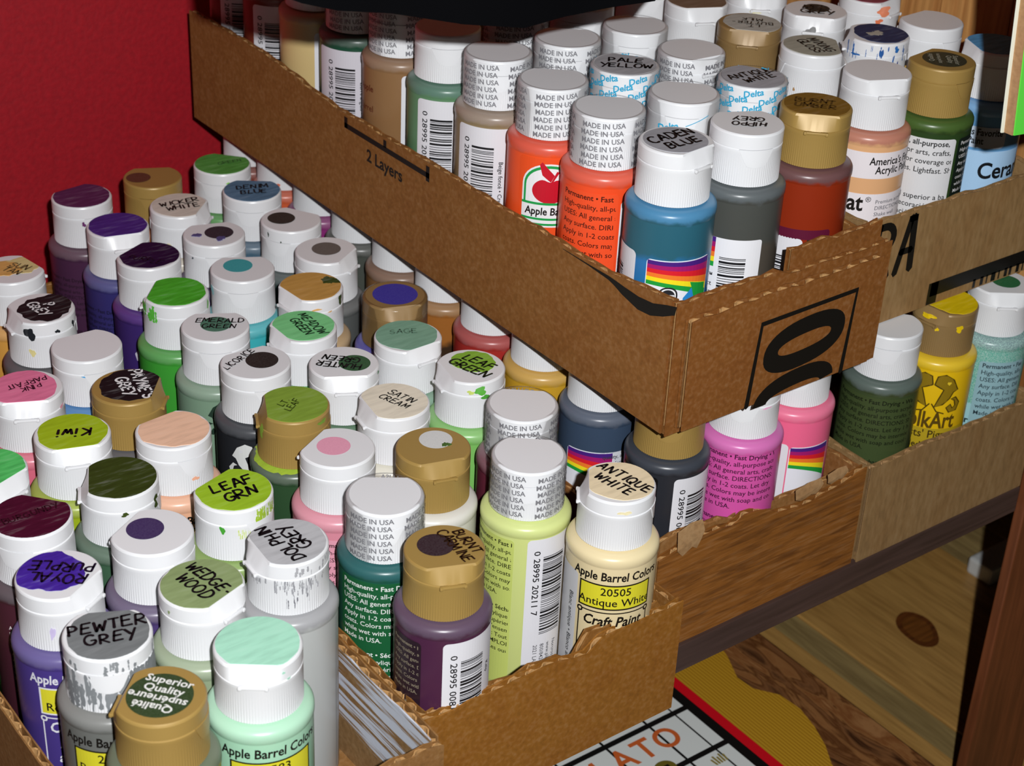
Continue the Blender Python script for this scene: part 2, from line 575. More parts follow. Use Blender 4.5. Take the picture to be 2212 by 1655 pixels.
# shelf board carrying the trays, its leg, the side panel and the shelf above
sh = bpy.data.objects.new('shelf_unit', None); link(sh)
tag(sh, 'dark wooden shelf unit with red-brown corner post and pine side', 'shelf unit')
MB().box(0.02, 0.6055, 0.3865, 0.788, -0.0135, 0.0, 0.0006).build('shelf_board', WALNUT, sh)
MB().box(0.6085, 0.662, 0.3835, 0.3892, -0.205, 0.62, 0.0008).build('corner_post', REDWOOD, sh)
sp_ = MB()
for k in range(9):
    y0 = 0.427 + k * 0.040
    MB().box(0.640, 0.655, y0, y0 + 0.0396, -0.0135, 0.62, 0.0008).build('side_board', SIDE, sh)
MB().box(0.02, 0.655, 0.24, 0.788, 0.6205, 0.640, 0.001).build('upper_shelf_board', WALNUT, sh)
MB().box(0.02, 0.06, 0.745, 0.788, -0.205, -0.0136, 0.001).build('back_leg', REDWOOD, sh)
MB().box(0.02, 0.06, 0.745, 0.788, 0.0001, 0.6204, 0.001).build('back_leg', REDWOOD, sh)

# added black sheet: its face and cast shadow darken the back of the upper trays
SHADE_BLACK = plain('08080a', 0.95, 0.03)
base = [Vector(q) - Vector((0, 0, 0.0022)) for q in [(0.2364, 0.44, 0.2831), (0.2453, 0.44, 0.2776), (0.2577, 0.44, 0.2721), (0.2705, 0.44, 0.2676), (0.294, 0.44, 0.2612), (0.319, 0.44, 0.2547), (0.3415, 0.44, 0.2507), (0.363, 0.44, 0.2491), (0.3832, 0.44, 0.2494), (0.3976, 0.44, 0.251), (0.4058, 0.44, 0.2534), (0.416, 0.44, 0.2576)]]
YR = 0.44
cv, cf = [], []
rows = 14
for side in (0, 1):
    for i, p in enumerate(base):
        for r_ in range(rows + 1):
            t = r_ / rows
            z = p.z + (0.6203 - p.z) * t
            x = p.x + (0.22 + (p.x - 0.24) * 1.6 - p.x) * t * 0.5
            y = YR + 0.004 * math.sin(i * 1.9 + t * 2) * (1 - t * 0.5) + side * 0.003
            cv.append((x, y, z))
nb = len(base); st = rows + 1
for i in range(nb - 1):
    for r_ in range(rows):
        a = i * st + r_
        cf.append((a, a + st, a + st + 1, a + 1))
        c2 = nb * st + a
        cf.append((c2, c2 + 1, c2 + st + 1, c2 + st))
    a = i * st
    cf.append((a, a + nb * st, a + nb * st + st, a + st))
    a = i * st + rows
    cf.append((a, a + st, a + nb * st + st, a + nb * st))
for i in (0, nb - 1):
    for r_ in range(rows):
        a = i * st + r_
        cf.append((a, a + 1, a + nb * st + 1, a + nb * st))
tag(mesh_obj('shade_sheet', cv, cf, SHADE_BLACK, None, True, 60), 'added black sheet standing in for shade above the trays', 'cloth')

# green-faced corrugated card hanging in front of the right-hand tray
gc = bpy.data.objects.new('green_card', None); link(gc)
tag(gc, 'bright green faced cardboard sheet with brown corrugated edge and white back', 'card')
def card_layer(name, y0, y1, mat, inset=0.0):
    pts = [(0.4684 + inset, 0.2209), (0.4657 + inset, 0.2441), (0.4630 + inset, 0.2693), (0.4540 + inset, 0.3225), (0.4433, 0.6203), (0.5932, 0.6203), (0.5932, 0.2173), (0.5075, 0.2195), (0.4790 + inset, 0.2199)]
    F = Flat().poly(pts)
    nv = len(pts)
    v = [(x, y0, z) for x, z in F.v] + [(x, y1, z) for x, z in F.v]
    f = [tuple(q) for q in F.f] + [tuple(i + nv for i in reversed(q)) for q in F.f]
    f += [(i, (i + 1) % nv, (i + 1) % nv + nv, i + nv) for i in range(nv)]
    return mesh_obj(name, v, f, mat, gc)
card_layer('green_face', 0.3320, 0.3324, plain('62de48', 0.55, 0.3), 0.0012)
card_layer('corrugated_core', 0.33242, 0.3358, card_mat('a8825c'), 0.0006)
card_layer('white_back', 0.33582, 0.3364, plain('e8ead8', 0.6, 0.3), -0.0006)

# things lying below the shelf
gb = bpy.data.objects.new('game_box', None); gb.location = (0.46, 0.40, -0.205); link(gb)
tag(gb, 'flat board game box with white word squares, red stripe and wood print', 'game box')
GX, GY, GZ = 0.46, 0.40, -0.18
def gflat(name, F, mat, z=0.0402):
    return mesh_obj(name, [(x - GX, y - GY, z + 0.025) for x, y in F.v], F.f, mat, gb)
MB().box(0.22 - GX, 0.5665 - GX, 0.20 - GY, 0.62 - GY, 0.0, 0.065, 0.0012).build('box_lid', plain('131110', 0.4, 0.5), gb)
BROWNP, n, l, b = new_mat('burl_wood_print')
tc = n.new('ShaderNodeTexCoord')
mp = n.new('ShaderNodeMapping'); mp.inputs['Scale'].default_value = (1, 0.28, 1); mp.inputs['Rotation'].default_value = (0, 0, 0.12)
n1 = n.new('ShaderNodeTexNoise'); n1.inputs['Scale'].default_value = 62; n1.inputs['Detail'].default_value = 6; n1.inputs['Distortion'].default_value = 1.6
rp = ramp_nodes(n, [(0.30, lin('3a2010')), (0.42, lin('7d5230')), (0.47, lin('5a3418')), (0.52, lin('8f6138')), (0.60, lin('7a4a26')), (0.66, lin('9a6c42'))])
l.new(tc.outputs['Object'], mp.inputs['Vector']); l.new(mp.outputs['Vector'], n1.inputs['Vector'])
l.new(n1.outputs['Fac'], rp.inputs['Fac']); l.new(rp.outputs['Color'], b.inputs['Base Color']); b.inputs['Roughness'].default_value = 0.4
YEL, n, l, b = new_mat('yellow_ribbed_print')
tc = n.new('ShaderNodeTexCoord')
wv = n.new('ShaderNodeTexWave'); wv.bands_direction = 'X'; wv.inputs['Scale'].default_value = 170; wv.inputs['Distortion'].default_value = 0.6; wv.inputs['Detail'].default_value = 2
rp = ramp_nodes(n, [(0.0, lin('9a6c12')), (0.35, lin('b98a22')), (1.0, lin('bf9026'))])
l.new(tc.outputs['Object'], wv.inputs['Vector']); l.new(wv.outputs['Fac'], rp.inputs['Fac']); l.new(rp.outputs['Color'], b.inputs['Base Color']); b.inputs['Roughness'].default_value = 0.45
gflat('brown_print', Flat().poly([(0.5038, 0.205), (0.5655, 0.205), (0.5655, 0.615), (0.5038, 0.615)]), BROWNP, 0.0401)
edge = [(0.5225, 0.395), (0.5248, 0.4023), (0.5319, 0.4135), (0.5373, 0.4264), (0.5407, 0.4396), (0.5397, 0.4532), (0.5317, 0.4644), (0.5309, 0.4752), (0.5381, 0.490), (0.545, 0.51), (0.545, 0.615)]
gflat('yellow_print', Flat().poly([(0.5038, 0.615), (0.5038, 0.34), (0.508, 0.36)] + edge), YEL, 0.0403)
gflat('red_stripe', Flat().rect(0.4985, 0.5042, 0.205, 0.615), plain('d01220', 0.35, 0.5), 0.0405)
CELL = plain('dcdfdc', 0.4, 0.5)
cols_x = [(0.4855 - 0.0000, 0.4928), (0.4692, 0.4845), (0.4415, 0.4678), (0.4140, 0.4401), (0.3865, 0.4126), (0.3590, 0.3851), (0.3315, 0.3576)]
for r_ in range(-6, 4):
    y0 = 0.4441 + r_ * 0.0300
    for (a, c_) in cols_x:
        gflat('board_square', Flat().rect(a, c_, y0, y0 + 0.0268, 0), CELL, 0.0404)
F = Flat()
for ch, x in (('T', 0.3925), ('O', 0.4045), ('M', 0.4225), ('A', 0.4425), ('T', 0.4560), ('O', 0.4700)):
    F.text(ch, 0.0185, x, 0.4545, 0, 'c', 0.012, 0, 0.95)
gflat('lettering', F, plain('c8602c', 0.4, 0.5), 0.0407)
emb = Flat().poly([(0.4555 + 0.006 * math.cos(a), 0.4445 + 0.0052 * math.sin(a)) for a in [2 * PI * i / 24 for i in range(24)]])
gflat('emblem', emb, plain('6d5f20', 0.4), 0.0408)
gflat('emblem', Flat().rect(0.4528, 0.4582, 0.4432, 0.4462), plain('1a1710', 0.4), 0.0409)
cr = Flat()
for i in range(5):
    cr.line([(0.478 + i * 0.0016, 0.4325), (0.4775 + i * 0.0019, 0.4365 + 0.0014 * (i % 2))], 0.0011)
gflat('emblem', cr, plain('8a7a34', 0.4), 0.0408)

gb2 = bpy.data.objects.new('grey_carton', None); gb2.location = (0.89, 0.62, -0.205); link(gb2)
tag(gb2, 'dark grey carton raised on a wood block under the shelf', 'carton')
MB().box(-0.115, 0.12, -0.098, 0.18, 0.0600, 0.090, 0.0015).build('carton_body', plain('4a463f', 0.7, 0.3, 0, 0.35, 240), gb2)
wb = MB().box(-0.115 + 0.89, 0.892, 0.555, 0.72, -0.205, -0.1451, 0.001).build('wood_block', SIDE)
tag(wb, 'orange pine block supporting the grey carton', 'wood block')
tg = MB().box(0.782, 0.832, 0.505, 0.524, -0.205, -0.193, 0.002).build('white_box', plain('c8cac8', 0.4))
tag(tg, 'small white ribbed plastic box behind the corner post', 'plastic box')

# ------------------------------------------------------------------ cardboard trays
def flute_panel(parent, name, p0, p1, z0, z1, t, mat, edge_mat, seed, inner_mat=None, jag=0.0006, pitch=0.0072, topfn=None):
    """corrugated wall from p0 to p1; left of the direction p0->p1 is the inside. outer liner > inner_liner, fluting"""
    rg = random.Random(seed)
    p0 = Vector(p0); p1 = Vector(p1)
    d = (p1 - p0); L = d.length; d.normalize(); nn = Vector((-d.y, d.x))
    N = max(6, int(L / 0.006))
    hs = [rg.uniform(-1, 1) * jag + (topfn(i / N) if topfn else 0) for i in range(N + 1)]
    def top(s):
        x = max(0, min(N - 1e-6, s / L * N)); i = int(x); return z1 + hs[i] * (1 - (x - i)) + hs[i + 1] * (x - i)
    def liner(nm, o0, o1, mt, par, dz=0.0):
        v, f = [], []
        for i in range(N + 1):
            s = L * i / N
            for o in (o0, o1):
                q = p0 + d * s + nn * o
                v.append((q.x, q.y, z0)); v.append((q.x, q.y, top(s) + dz + rg.uniform(-0.2, 0.2) * jag))
        for i in range(N):
            a = i * 4; b_ = a + 4
            f += [(a, b_, b_ + 1, a + 1), (a + 2, a + 3, b_ + 3, b_ + 2), (a + 1, b_ + 1, b_ + 3, a + 3), (a, a + 2, b_ + 2, b_)]
        e = N * 4
        f += [(0, 1, 3, 2), (e, e + 2, e + 3, e + 1)]
        return mesh_obj(nm, v, f, mt, par)
    outer = liner(name, 0.0, 0.0006, mat, parent)
    liner('inner_liner', t - 0.0006, t, inner_mat or mat, outer, -0.0003)
    v, f = [], []
    ns = int(L / pitch * 8)
    for i in range(ns + 1):
        s = L * i / ns
        o = t / 2 + (t / 2 - 0.0008) * max(-1, min(1, 1.25 * math.sin(2 * PI * s / pitch + rg.uniform(-.12, .12))))
        o += rg.uniform(-0.0001, 0.0001)
        zt = top(s) - 0.0004 - abs(rg.gauss(0, 0.0003))
        for oo in (-0.00034, 0.00034):
            q = p0 + d * s + nn * (o + oo)
            v += [(q.x, q.y, z0), (q.x, q.y, zt)]
    for i in range(ns):
        a = i * 4; b_ = a + 4
        f += [(a, b_, b_ + 1, a + 1), (a + 2, a + 3, b_ + 3, b_ + 2), (a + 1, b_ + 1, b_ + 3, a + 3)]
    mesh_obj('fluting', v, f, edge_mat, outer)
    return outer

def tray(label, x0, x1, y0, y1, z, h, mats, seed, front_top=None, left_inner=None, right_inner=None, t=0.0033, front_h=None, front_mat=None, side_top=None):
    o = bpy.data.objects.new('cardboard_tray', None); link(o)
    o.location = (0, 0, 0)
    tag(o, label, 'cardboard tray', 'cut-down cardboard trays holding paint')
    mat, em = mats
    MB().box(x0 + 0.0008, x1 - 0.0008, y0 + 0.0008, y1 - 0.0008, z, z + 0.0034).build('floor_panel', mat, o)
    fm = front_mat or mat
    P = {}
    P['left'] = flute_panel(o, 'side_panel', (x0, y1), (x0, y0 + t), z, z + h, t, mat, em, seed, left_inner, topfn=side_top)
    P['front'] = flute_panel(o, 'front_panel', (x0, y0), (x1, y0), z, z + (front_h or h), t, fm, em, seed + 1, topfn=front_top)
    P['right'] = flute_panel(o, 'side_panel', (x1, y0 + t), (x1, y1), z, z + h, t, mat, em, seed + 2, right_inner)
    P['back'] = flute_panel(o, 'back_panel', (x1 - t, y1), (x0 + t, y1), z, z + h, t, mat, em, seed + 3)
    return o, P

EDGE = card_mat('b48a58')
EDGE2 = card_mat('a9855c')
# tray left in front (A) and the one beside it (B)
trA, PA = tray('cardboard tray with white paint brushed inside, holding purple, grey and mint bottles', 0.1430, 0.2546, 0.3490, 0.6720, 0.0, 0.0495, (card_mat('8a6236'), EDGE), 11,
               right_inner=card_mat('8a6a44', 'fibre', True), front_top=lambda s: -0.002 + 0.0015 * math.sin(s * 9))
trB, PB = tray('cardboard tray with plain orange-brown front holding the lime and antique white bottles', 0.2550, 0.3690, 0.3610, 0.7180, 0.0, 0.0485, (card_mat('875a26'), EDGE), 21,
               front_mat=card_mat('8c5a1c'), front_top=lambda s: 0.0 if s < 0.55 else (0.0015 if s > 0.62 else -0.0025))
# second inner layer folded into the front of B
ip = flute_panel(trB, 'folded_flap', (0.2585, 0.3646), (0.3655, 0.3646), 0.004, 0.0475, 0.0030, card_mat('875a26'), EDGE, 25, jag=0.0011, topfn=lambda s: 0.004 if 0.62 < s < 0.97 else (-0.001 if s < 0.55 else -0.006))
# tray C (dark wood-grained front) and D
trC, PC = tray('cardboard tray with torn dark-streaked front holding black and pink bottles', 0.3815, 0.4952, 0.3885, 0.7560, 0.0, 0.0475, (card_mat('8a5c30'), EDGE), 31,
               front_mat=card_mat('8a551f', 'wood'), front_top=lambda s: 0.003 * math.sin(s * 7) - 0.001 + (0.0035 if 0.35 < s < 0.52 else 0))
ip = flute_panel(trC, 'folded_flap', (0.3850, 0.3921), (0.4915, 0.3921), 0.004, 0.0475, 0.0030, card_mat('8f6436'), EDGE, 36, jag=0.0015, topfn=lambda s: 0.004 - 0.006 * s)
# peeled liner scraps on the torn front edge of C
for k, (sx_, sz_, ww, hh) in enumerate(((0.389, 0.0455, 0.014, 0.013), (0.452, 0.047, 0.016, 0.007), (0.470, 0.049, 0.012, 0.006))):
    pts = [(sx_ + ww * u, sz_ + hh * v) for u, v in ((0, 0.9), (0.05, 0.2), (0.3, -0.1), (0.6, 0.15), (0.8, 0.0), (1.0, 0.6), (0.9, 1.0), (0.5, 1.05))]
    F = Flat().poly(pts)
    v = [(x, 0.3879 - 0.0012 * ((y - sz_) / hh) * (1 - (y - sz_) / hh) * 2, y) for x, y in F.v]
    mesh_obj('torn_liner', v, F.f, EDGE2, PC['front'])
trD, PD = tray('pale cardboard tray on the shelf end holding olive, yellow and teal bottles', 0.4975, 0.6060, 0.3875, 0.7560, 0.0, 0.0478, (card_mat('8f7048'), EDGE2), 41,
               front_mat=card_mat('8f7048', 'vert'))
# upper trays resting on the caps of C and D
UZ = 0.1012
trU, PU = tray('long brown cardboard tray printed 2 Layers stacked on the bottles below', 0.3800, 0.4900, 0.3910, 0.7520, UZ, 0.0505, (card_mat('87592a'), EDGE), 51,
               front_mat=card_mat('825021'), front_h=0.0540, front_top=lambda s: 0.0 if s < 0.5 else -0.002, side_top=lambda s: 0.0052 if s < 0.2 else (0.0052 - (s - 0.2) * 0.030 if s < 0.37 else max(0, (s - 0.90) * 0.035)))
fl1 = flute_panel(trU, 'front_flap', (0.3835, 0.3862), (0.4805, 0.3862), UZ + 0.0035, UZ + 0.0490, 0.0040, card_mat('825021'), EDGE, 57)
fl2 = flute_panel(trU, 'folded_flap', (0.4385, 0.3946), (0.4866, 0.3946), UZ + 0.004, UZ + 0.0590, 0.0032, card_mat('825021'), EDGE, 58, jag=0.001)
trV, PV = tray('tan cardboard tray with large black RA lettering stacked at the right', 0.4973, 0.6080, 0.4100, 0.7520, UZ, 0.0480, (card_mat('8f7048'), EDGE2), 61,
               front_mat=card_mat('937349', 'vert'), front_h=0.0478)

def print_front(F, y, mat, parent, name='printed_lettering'):
    return mesh_obj(name, [(u, y, v) for u, v in F.v], F.f, mat, parent)
def print_left(F, x, mat, parent, name='printed_lettering'):
    # u runs along -Y (left to right for someone facing the left wall)
    return mesh_obj(name, [(x, -u, v) for u, v in F.v], F.f, mat, parent)

# printing on the trays: bracket and "2 Layers"
F = Flat()
F.rect(-0.6095, -0.5440, 0.1455, 0.1479).rect(-0.6095, -0.6070, 0.1455, 0.1506).rect(-0.5465, -0.5440, 0.1440, 0.1508).rect(-0.5785, -0.5762, 0.1475, 0.1508)
F.text('2 Layers', 0.0078, -0.5777, 0.1365, 0, 'c', 0.022, 0, 1.05)
print_left(F, 0.37985, INK, PU['left'])
# black arc over the front corner
F = Flat()
lo_ = [(-0.4555, 0.1504), (-0.440, 0.1500), (-0.4285, 0.1492), (-0.4253, 0.1484), (-0.4206, 0.1467), (-0.4115, 0.1446), (-0.4047, 0.1452), (-0.398, 0.1478), (-0.392, 0.1510)]
hi_ = [(-0.4555, 0.1506), (-0.440, 0.1506), (-0.4285, 0.1508), (-0.4245, 0.1506), (-0.4196, 0.1502), (-0.4115, 0.1498), (-0.4037, 0.1506), (-0.3967, 0.1530), (-0.3915, 0.1545)]
F.add(lo_ + hi_, [(i, i + 1, 10 + i, 9 + i) for i in range(8)])
print_left(F, 0.37984, INK, PU['left'])
# big turned figures in a ruled box on the flap
def ring(F, cx_, cy_, rx, ry, ix, iy, a0=0, a1=360, n=40):
    o_, i_ = [], []
    for k in range(n + 1):
        a = math.radians(a0 + (a1 - a0) * k / n)
        ce, se = math.cos(a), math.sin(a)
        q = lambda r, e: math.copysign(abs(e) ** 0.85, e) * r
        o_.append((cx_ + q(rx, ce), cy_ + q(ry, se))); i_.append((cx_ + q(ix, ce), cy_ + q(iy, se)))
    F.add(o_ + i_, [(k, k + 1, n + 2 + k, n + 1 + k) for k in range(n)])
F = Flat()
F.line([(0.4155, 0.1047), (0.4185, 0.1390), (0.4680, 0.1398), (0.4655, 0.1047)], 0.0023)
ring(F, 0.4425, 0.1252, 0.0212, 0.0106, 0.0138, 0.0034)
ring(F, 0.4400, 0.1036, 0.0210, 0.0106, 0.0142, 0.0034, 3, 177, 24)
F.v = F.v[:10] + [(x, z + (x - 0.4425) * 0.07) for x, z in F.v[10:]]
print_front(F, 0.38605, INK, fl1)
# RA and the ruled bar on the right tray
F = Flat()
F.line([(0.5178, 0.1228), (0.5236, 0.1472)], 0.0034).line([(0.5268, 0.1230), (0.5252, 0.1472)], 0.0038).line([(0.5195, 0.1322), (0.5260, 0.1322)], 0.0030)
F.poly([(0.5217, 0.1478), (0.5272, 0.1478), (0.5270, 0.1450), (0.5225, 0.1450)])
F.line([(0.5022, 0.1228), (0.5046, 0.1474)], 0.0038)
F.line([(0.5046, 0.1464)] + [(0.5085 + 0.0052 * math.cos(a), 0.1411 + 0.0053 * math.sin(a)) for a in [math.radians(90 - 18 * k) for k in range(11)]] + [(0.5034, 0.1358)], 0.0034)
F.line([(0.5082, 0.1358), (0.5110, 0.1290), (0.5128, 0.1228)], 0.0036)
print_front(F, 0.40985, INK, PV['front'])
F = Flat().rect(0.5435, 0.6075, 0.1052, 0.1118).rect(0.5420, 0.5482, 0.1016, 0.1118)
for k in range(9):
    F.rect(0.5715 + k * 0.0040 + (0.0008 if k % 3 else 0), 0.5732 + k * 0.0040 + (0.0012 if k % 2 else 0), 0.1018, 0.1060)
print_front(F, 0.40984, INK, PV['front'])
# clear plastic and scribbles on the empty floor of tray A
pf = Flat()
rg = random.Random(5)
for k in range(26):
    x, y = 0.218 + rg.uniform(0, 0.028), 0.357 + rg.uniform(0, 0.022)
    pf.line([(x, y), (x + rg.uniform(0.0008, 0.003), y + rg.uniform(-0.001, 0.001))], rg.uniform(0.0003, 0.0009))
for k in range(5):
    pf.line([(0.2340 + k * 0.0028, 0.388 - k * 0.002), (0.2352 + k * 0.0028, 0.3915 - k * 0.0026)], 0.0011, 0.4, rg)
mesh_obj('paint_spatter', [(x, y, 0.0036) for x, y in pf.v], pf.f, plain('d8dade', 0.3), trA)

# ------------------------------------------------------------------ the bottle
RB = 0.0164      # body radius
RL = 0.01655     # label radius
RT = 0.01664     # print on labels
RC = 0.01345     # cap radius
H = 0.0970
v, f = lathe([(0.0140, 0.0), (0.0158, 0.0006), (0.0164, 0.0022), (0.0164, 0.0708), (0.01645, 0.0713), (0.01668, 0.0717), (0.01672, 0.0732), (0.0166, 0.0742), (0.0161, 0.0751), (0.0150, 0.0758), (0.0128, 0.0763), (0.0121, 0.0764), (0.0118, 0.0772), (0.0118, 0.079)], 56)
ME_BODY = data_mesh('body', v, f, True, 50)
# ribbed cap base
NR = 96
v, f = [], []
prof = [(RC - 0.0006, 0.0768, 0), (RC + 0.0001, 0.0770, 1), (RC, 0.0893, 1), (RC + 0.00002, 0.0896, 0), (RC + 0.00002, 0.0908, 0), (RC - 0.0005, 0.0911, 0), (RC - 0.0005, 0.0914, 0)]
for r, z, rib in prof:
    for i in range(NR * 2):
        a = PI * i / NR
        rr = r - (0.00013 if (rib and i % 2) else 0)
        v.append((rr * math.cos(a), rr * math.sin(a), z))
n2 = NR * 2
for k in range(len(prof) - 1):
    for i in range(n2):
        j = (i + 1) % n2
        f.append((k * n2 + i, k * n2 + j, (k + 1) * n2 + j, (k + 1) * n2 + i))
f.append(tuple(reversed(range(n2)))); f.append(tuple((len(prof) - 1) * n2 + i for i in range(n2)))
ME_CAP = data_mesh('cap', v, f, True, 25)
# flip lid with the slanted front facet (+x)
def lid_limit(z): return 0.0101 + (H - z) / 0.0056 * 0.0029
prof = [(RC - 0.0004, 0.0913), (RC + 0.00004, 0.0915), (RC + 0.00004, 0.0962), (RC - 0.0002, 0.0967), (RC - 0.0006, H)]
NL = 96
v, f = [], []
for r, z in prof:
    for i in range(NL):
        a = 2 * PI * i / NL
        x, y = r * math.cos(a), r * math.sin(a)
        lim = lid_limit(z)
        if x > lim:
            y *= 1.0; x = lim
        v.append((x, y, z))
for k in range(len(prof) - 1):
    for i in range(NL):
        j = (i + 1) % NL
        f.append((k * NL + i, k * NL + j, (k + 1) * NL + j, (k + 1) * NL + i))
f.append(tuple(reversed(range(NL)))); f.append(tuple((len(prof) - 1) * NL + i for i in range(NL)))
ME_LID = data_mesh('lid', v, f, True, 22)
mb = MB().box(0.0126, 0.01405, -0.0044, 0.0044, 0.0903, 0.0914, 0.0004).box(0.0132, 0.01425, -0.0046, -0.0034, 0.0901, 0.0914, 0.0004).box(0.0132, 0.01425, 0.0034, 0.0046, 0.0901, 0.0914, 0.0004)
ME_TAB = data_mesh('thumb_tab', mb.v, mb.f, True, 40)
# living hinge: smooth tapering tongue on the back of the cap
v, f = [], []
zz = [0.0913, 0.0890, 0.0865, 0.0850, 0.0845]
for k, z in enumerate(zz):
    hw = [0.0066, 0.0055, 0.0043, 0.0032, 0.0012][k]
    for i in range(9):
        a = PI + (i / 8 - 0.5) * 2 * hw / RC
        v.append(((RC + 0.00028) * math.cos(a), (RC + 0.00028) * math.sin(a), z))
for k in range(4):
    for i in range(8):
        f.append((k * 9 + i, (k + 1) * 9 + i, (k + 1) * 9 + i + 1, k * 9 + i + 1))
k0 = len(v)
for x, y, z in list(v):
    v.append((x * 0.965, y * 0.965, z))
f += [tuple(reversed([i + k0 for i in q])) for q in list(f)]
rim = list(range(9)) + [9 * k + 8 for k in range(1, 5)] + [36 + i for i in range(7, -1, -1)] + [9 * k for k in range(3, 0, -1)]
for i in range(len(rim)):
    a, b_ = rim[i], rim[(i + 1) % len(rim)]
    f.append((a, b_, b_ + k0, a + k0))
ME_HINGE = data_mesh('hinge', v, f, True, 30)
# shrink band
v, f = lathe([(RC + 0.00035, 0.0772), (RC + 0.00030, 0.080), (RC + 0.00034, 0.0905), (RC + 0.00032, 0.0960), (RC + 0.0001, 0.0968), (RC - 0.0012, 0.0972)], 64, False, False)
rg = random.Random(3)
v = [(x * (1 + rg.uniform(-0.002, 0.004)), y * (1 + rg.uniform(-0.002, 0.004)), z) for x, y, z in v]
ME_BAND = data_mesh('shrink_band', v, f, True, 60)
FILM = film_mat()
GREYTXT = plain('7d7d82', 0.5, 0.4)
BLUETXT = plain('2fa6cf', 0.45, 0.4)
def band_text(kind):
    F = Flat()
    circ = 2 * PI * RC
    if kind == 'made':
        for r_ in range(6):
            for k in range(4):
                F.text('MADE IN USA', 0.0028, -circ / 2 + circ * (k + 0.5) / 4 + (r_ % 2) * 0.0006, 0.0785 + r_ * 0.0030, 2.5, 'c', 0.012, 0.0, 0.98)
    elif kind == 'delta':
        for r_ in range(6):
            for k in range(7):
                F.text('Delta', 0.0036, -circ / 2 + circ * (k + 0.5) / 7 + (r_ % 2) * 0.006, 0.0785 + r_ * 0.0031, 12, 'c', 0.018, 0.15)
    else:
        F.text('Delta', 0.0040, 0.0, 0.0862, 16, 'c', 0.018, 0.15)
        F.line([(0.0066 + i * 0.001, 0.0886 + i * 0.0004) for i in range(10)], 0.0003)
    me = bpy.data.meshes.new('band_lettering')
    me.from_pydata(F.on_cyl(RC + 0.00045, 0.0), [], F.f)
    me.materials.append(GREYTXT if kind == 'made' else BLUETXT)
    return me
BAND_TXT = {k: band_text(k) for k in ('made', 'delta', 'deltaone')}

# ---- printed label designs; every one returns a list of (part name, Flat, material hex, radius)
BLK = '15120f'
def bars(F, u0, u1, vtop, vbot, seed):
    rg = random.Random(seed); z = vtop
    while z > vbot:
        wd = rg.choice((0.00030, 0.00030, 0.00055, 0.0009))
        F.rect(u0, u1, z - wd, z, 0)
        z -= wd + rg.choice((0.00028, 0.0004, 0.0007))
def d_barcode(code='0 28995 20558', side='', seed=1, top=0.0703, pad=0.0, panel='dedde2'):
    P_ = Flat().rect(-0.0122 - pad, 0.0105, 0.004, top, 0.0018)
    Bc = Flat(); bars(Bc, -0.0060, 0.0034, top - 0.0080, top - 0.043, seed)
    T_ = Flat().text(code, 0.0034, -0.0096, top - 0.0050, -90, 'l', 0.004, 0, 1.25)
    if side:
        T_.text(side, 0.0025, 0.0056, top - 0.014, -90, 'l', 0.006)
    return [('label', P_, panel, RL), ('barcode', Bc, '16161a', RT), ('lettering', T_, '16161a', RT)]
EN = ['Permanent • Fast Drying • Waterbase', 'High-quality, all-purpose acrylic paints.', 'USES: All general arts, crafts. SURFACES:', 'Any surface. DIRECTIONS: Shake well.', 'Apply in 1-2 coats. Let dry 1 hour between', 'coats. Colors may be intermixed. CLEAN UP:', 'while wet with soap and cool water.', 'Made in USA.', '', 'Permanent • Séchage rapide • À base d\'eau', 'Peinture acrylique multi-usage,', 'de qualité supérieure.', 'USAGES : L\'ensemble des arts du bricolage.', 'SURFACES : Toute surface.', 'MODE D\'EMPLOI : Bien agiter.', 'LAVAGE : Les outils, au savon.']
ES = ['quality, all-purpose,', 'paint for arts, crafts, and', 'Superior coverage on most', 'surfaces. Lightfast. Shake well.', 'soap.', '', 'calidad superior a base de', 'para decoración de arte,', 'decoración del hogar.', 'Cubre con una sola aplicación', 'las superficies. Son', 'no se descoloran y se pueden', 'Agitar bien antes de usar.', 'agua y jabón.']
def d_para(col=BLK, lines=EN, top=0.0655, size=0.0022, lead=0.0027, panel=None, w_=0.030, dx=0.0):
    T_ = Flat()
    for i, s in enumerate(lines):
        if s: T_.text(s, size, dx - w_ / 2 + 0.0015, top - 0.003 - i * lead, 0, 'l', 0.010 if i in (0, 9) else 0.003)
    lo_, hi_ = dx - w_ / 2 + 0.0006, dx + w_ / 2 - 0.0006
    T_.f = [q for q in T_.f if all(lo_ < T_.v[i][0] < hi_ for i in q)]
    out = []
    if panel: out.append(('label', Flat().rect(dx - w_ / 2, dx + w_ / 2, 0.004, top, 0.0015), panel, RL))
    return out + [('lettering', T_, col, RT)]
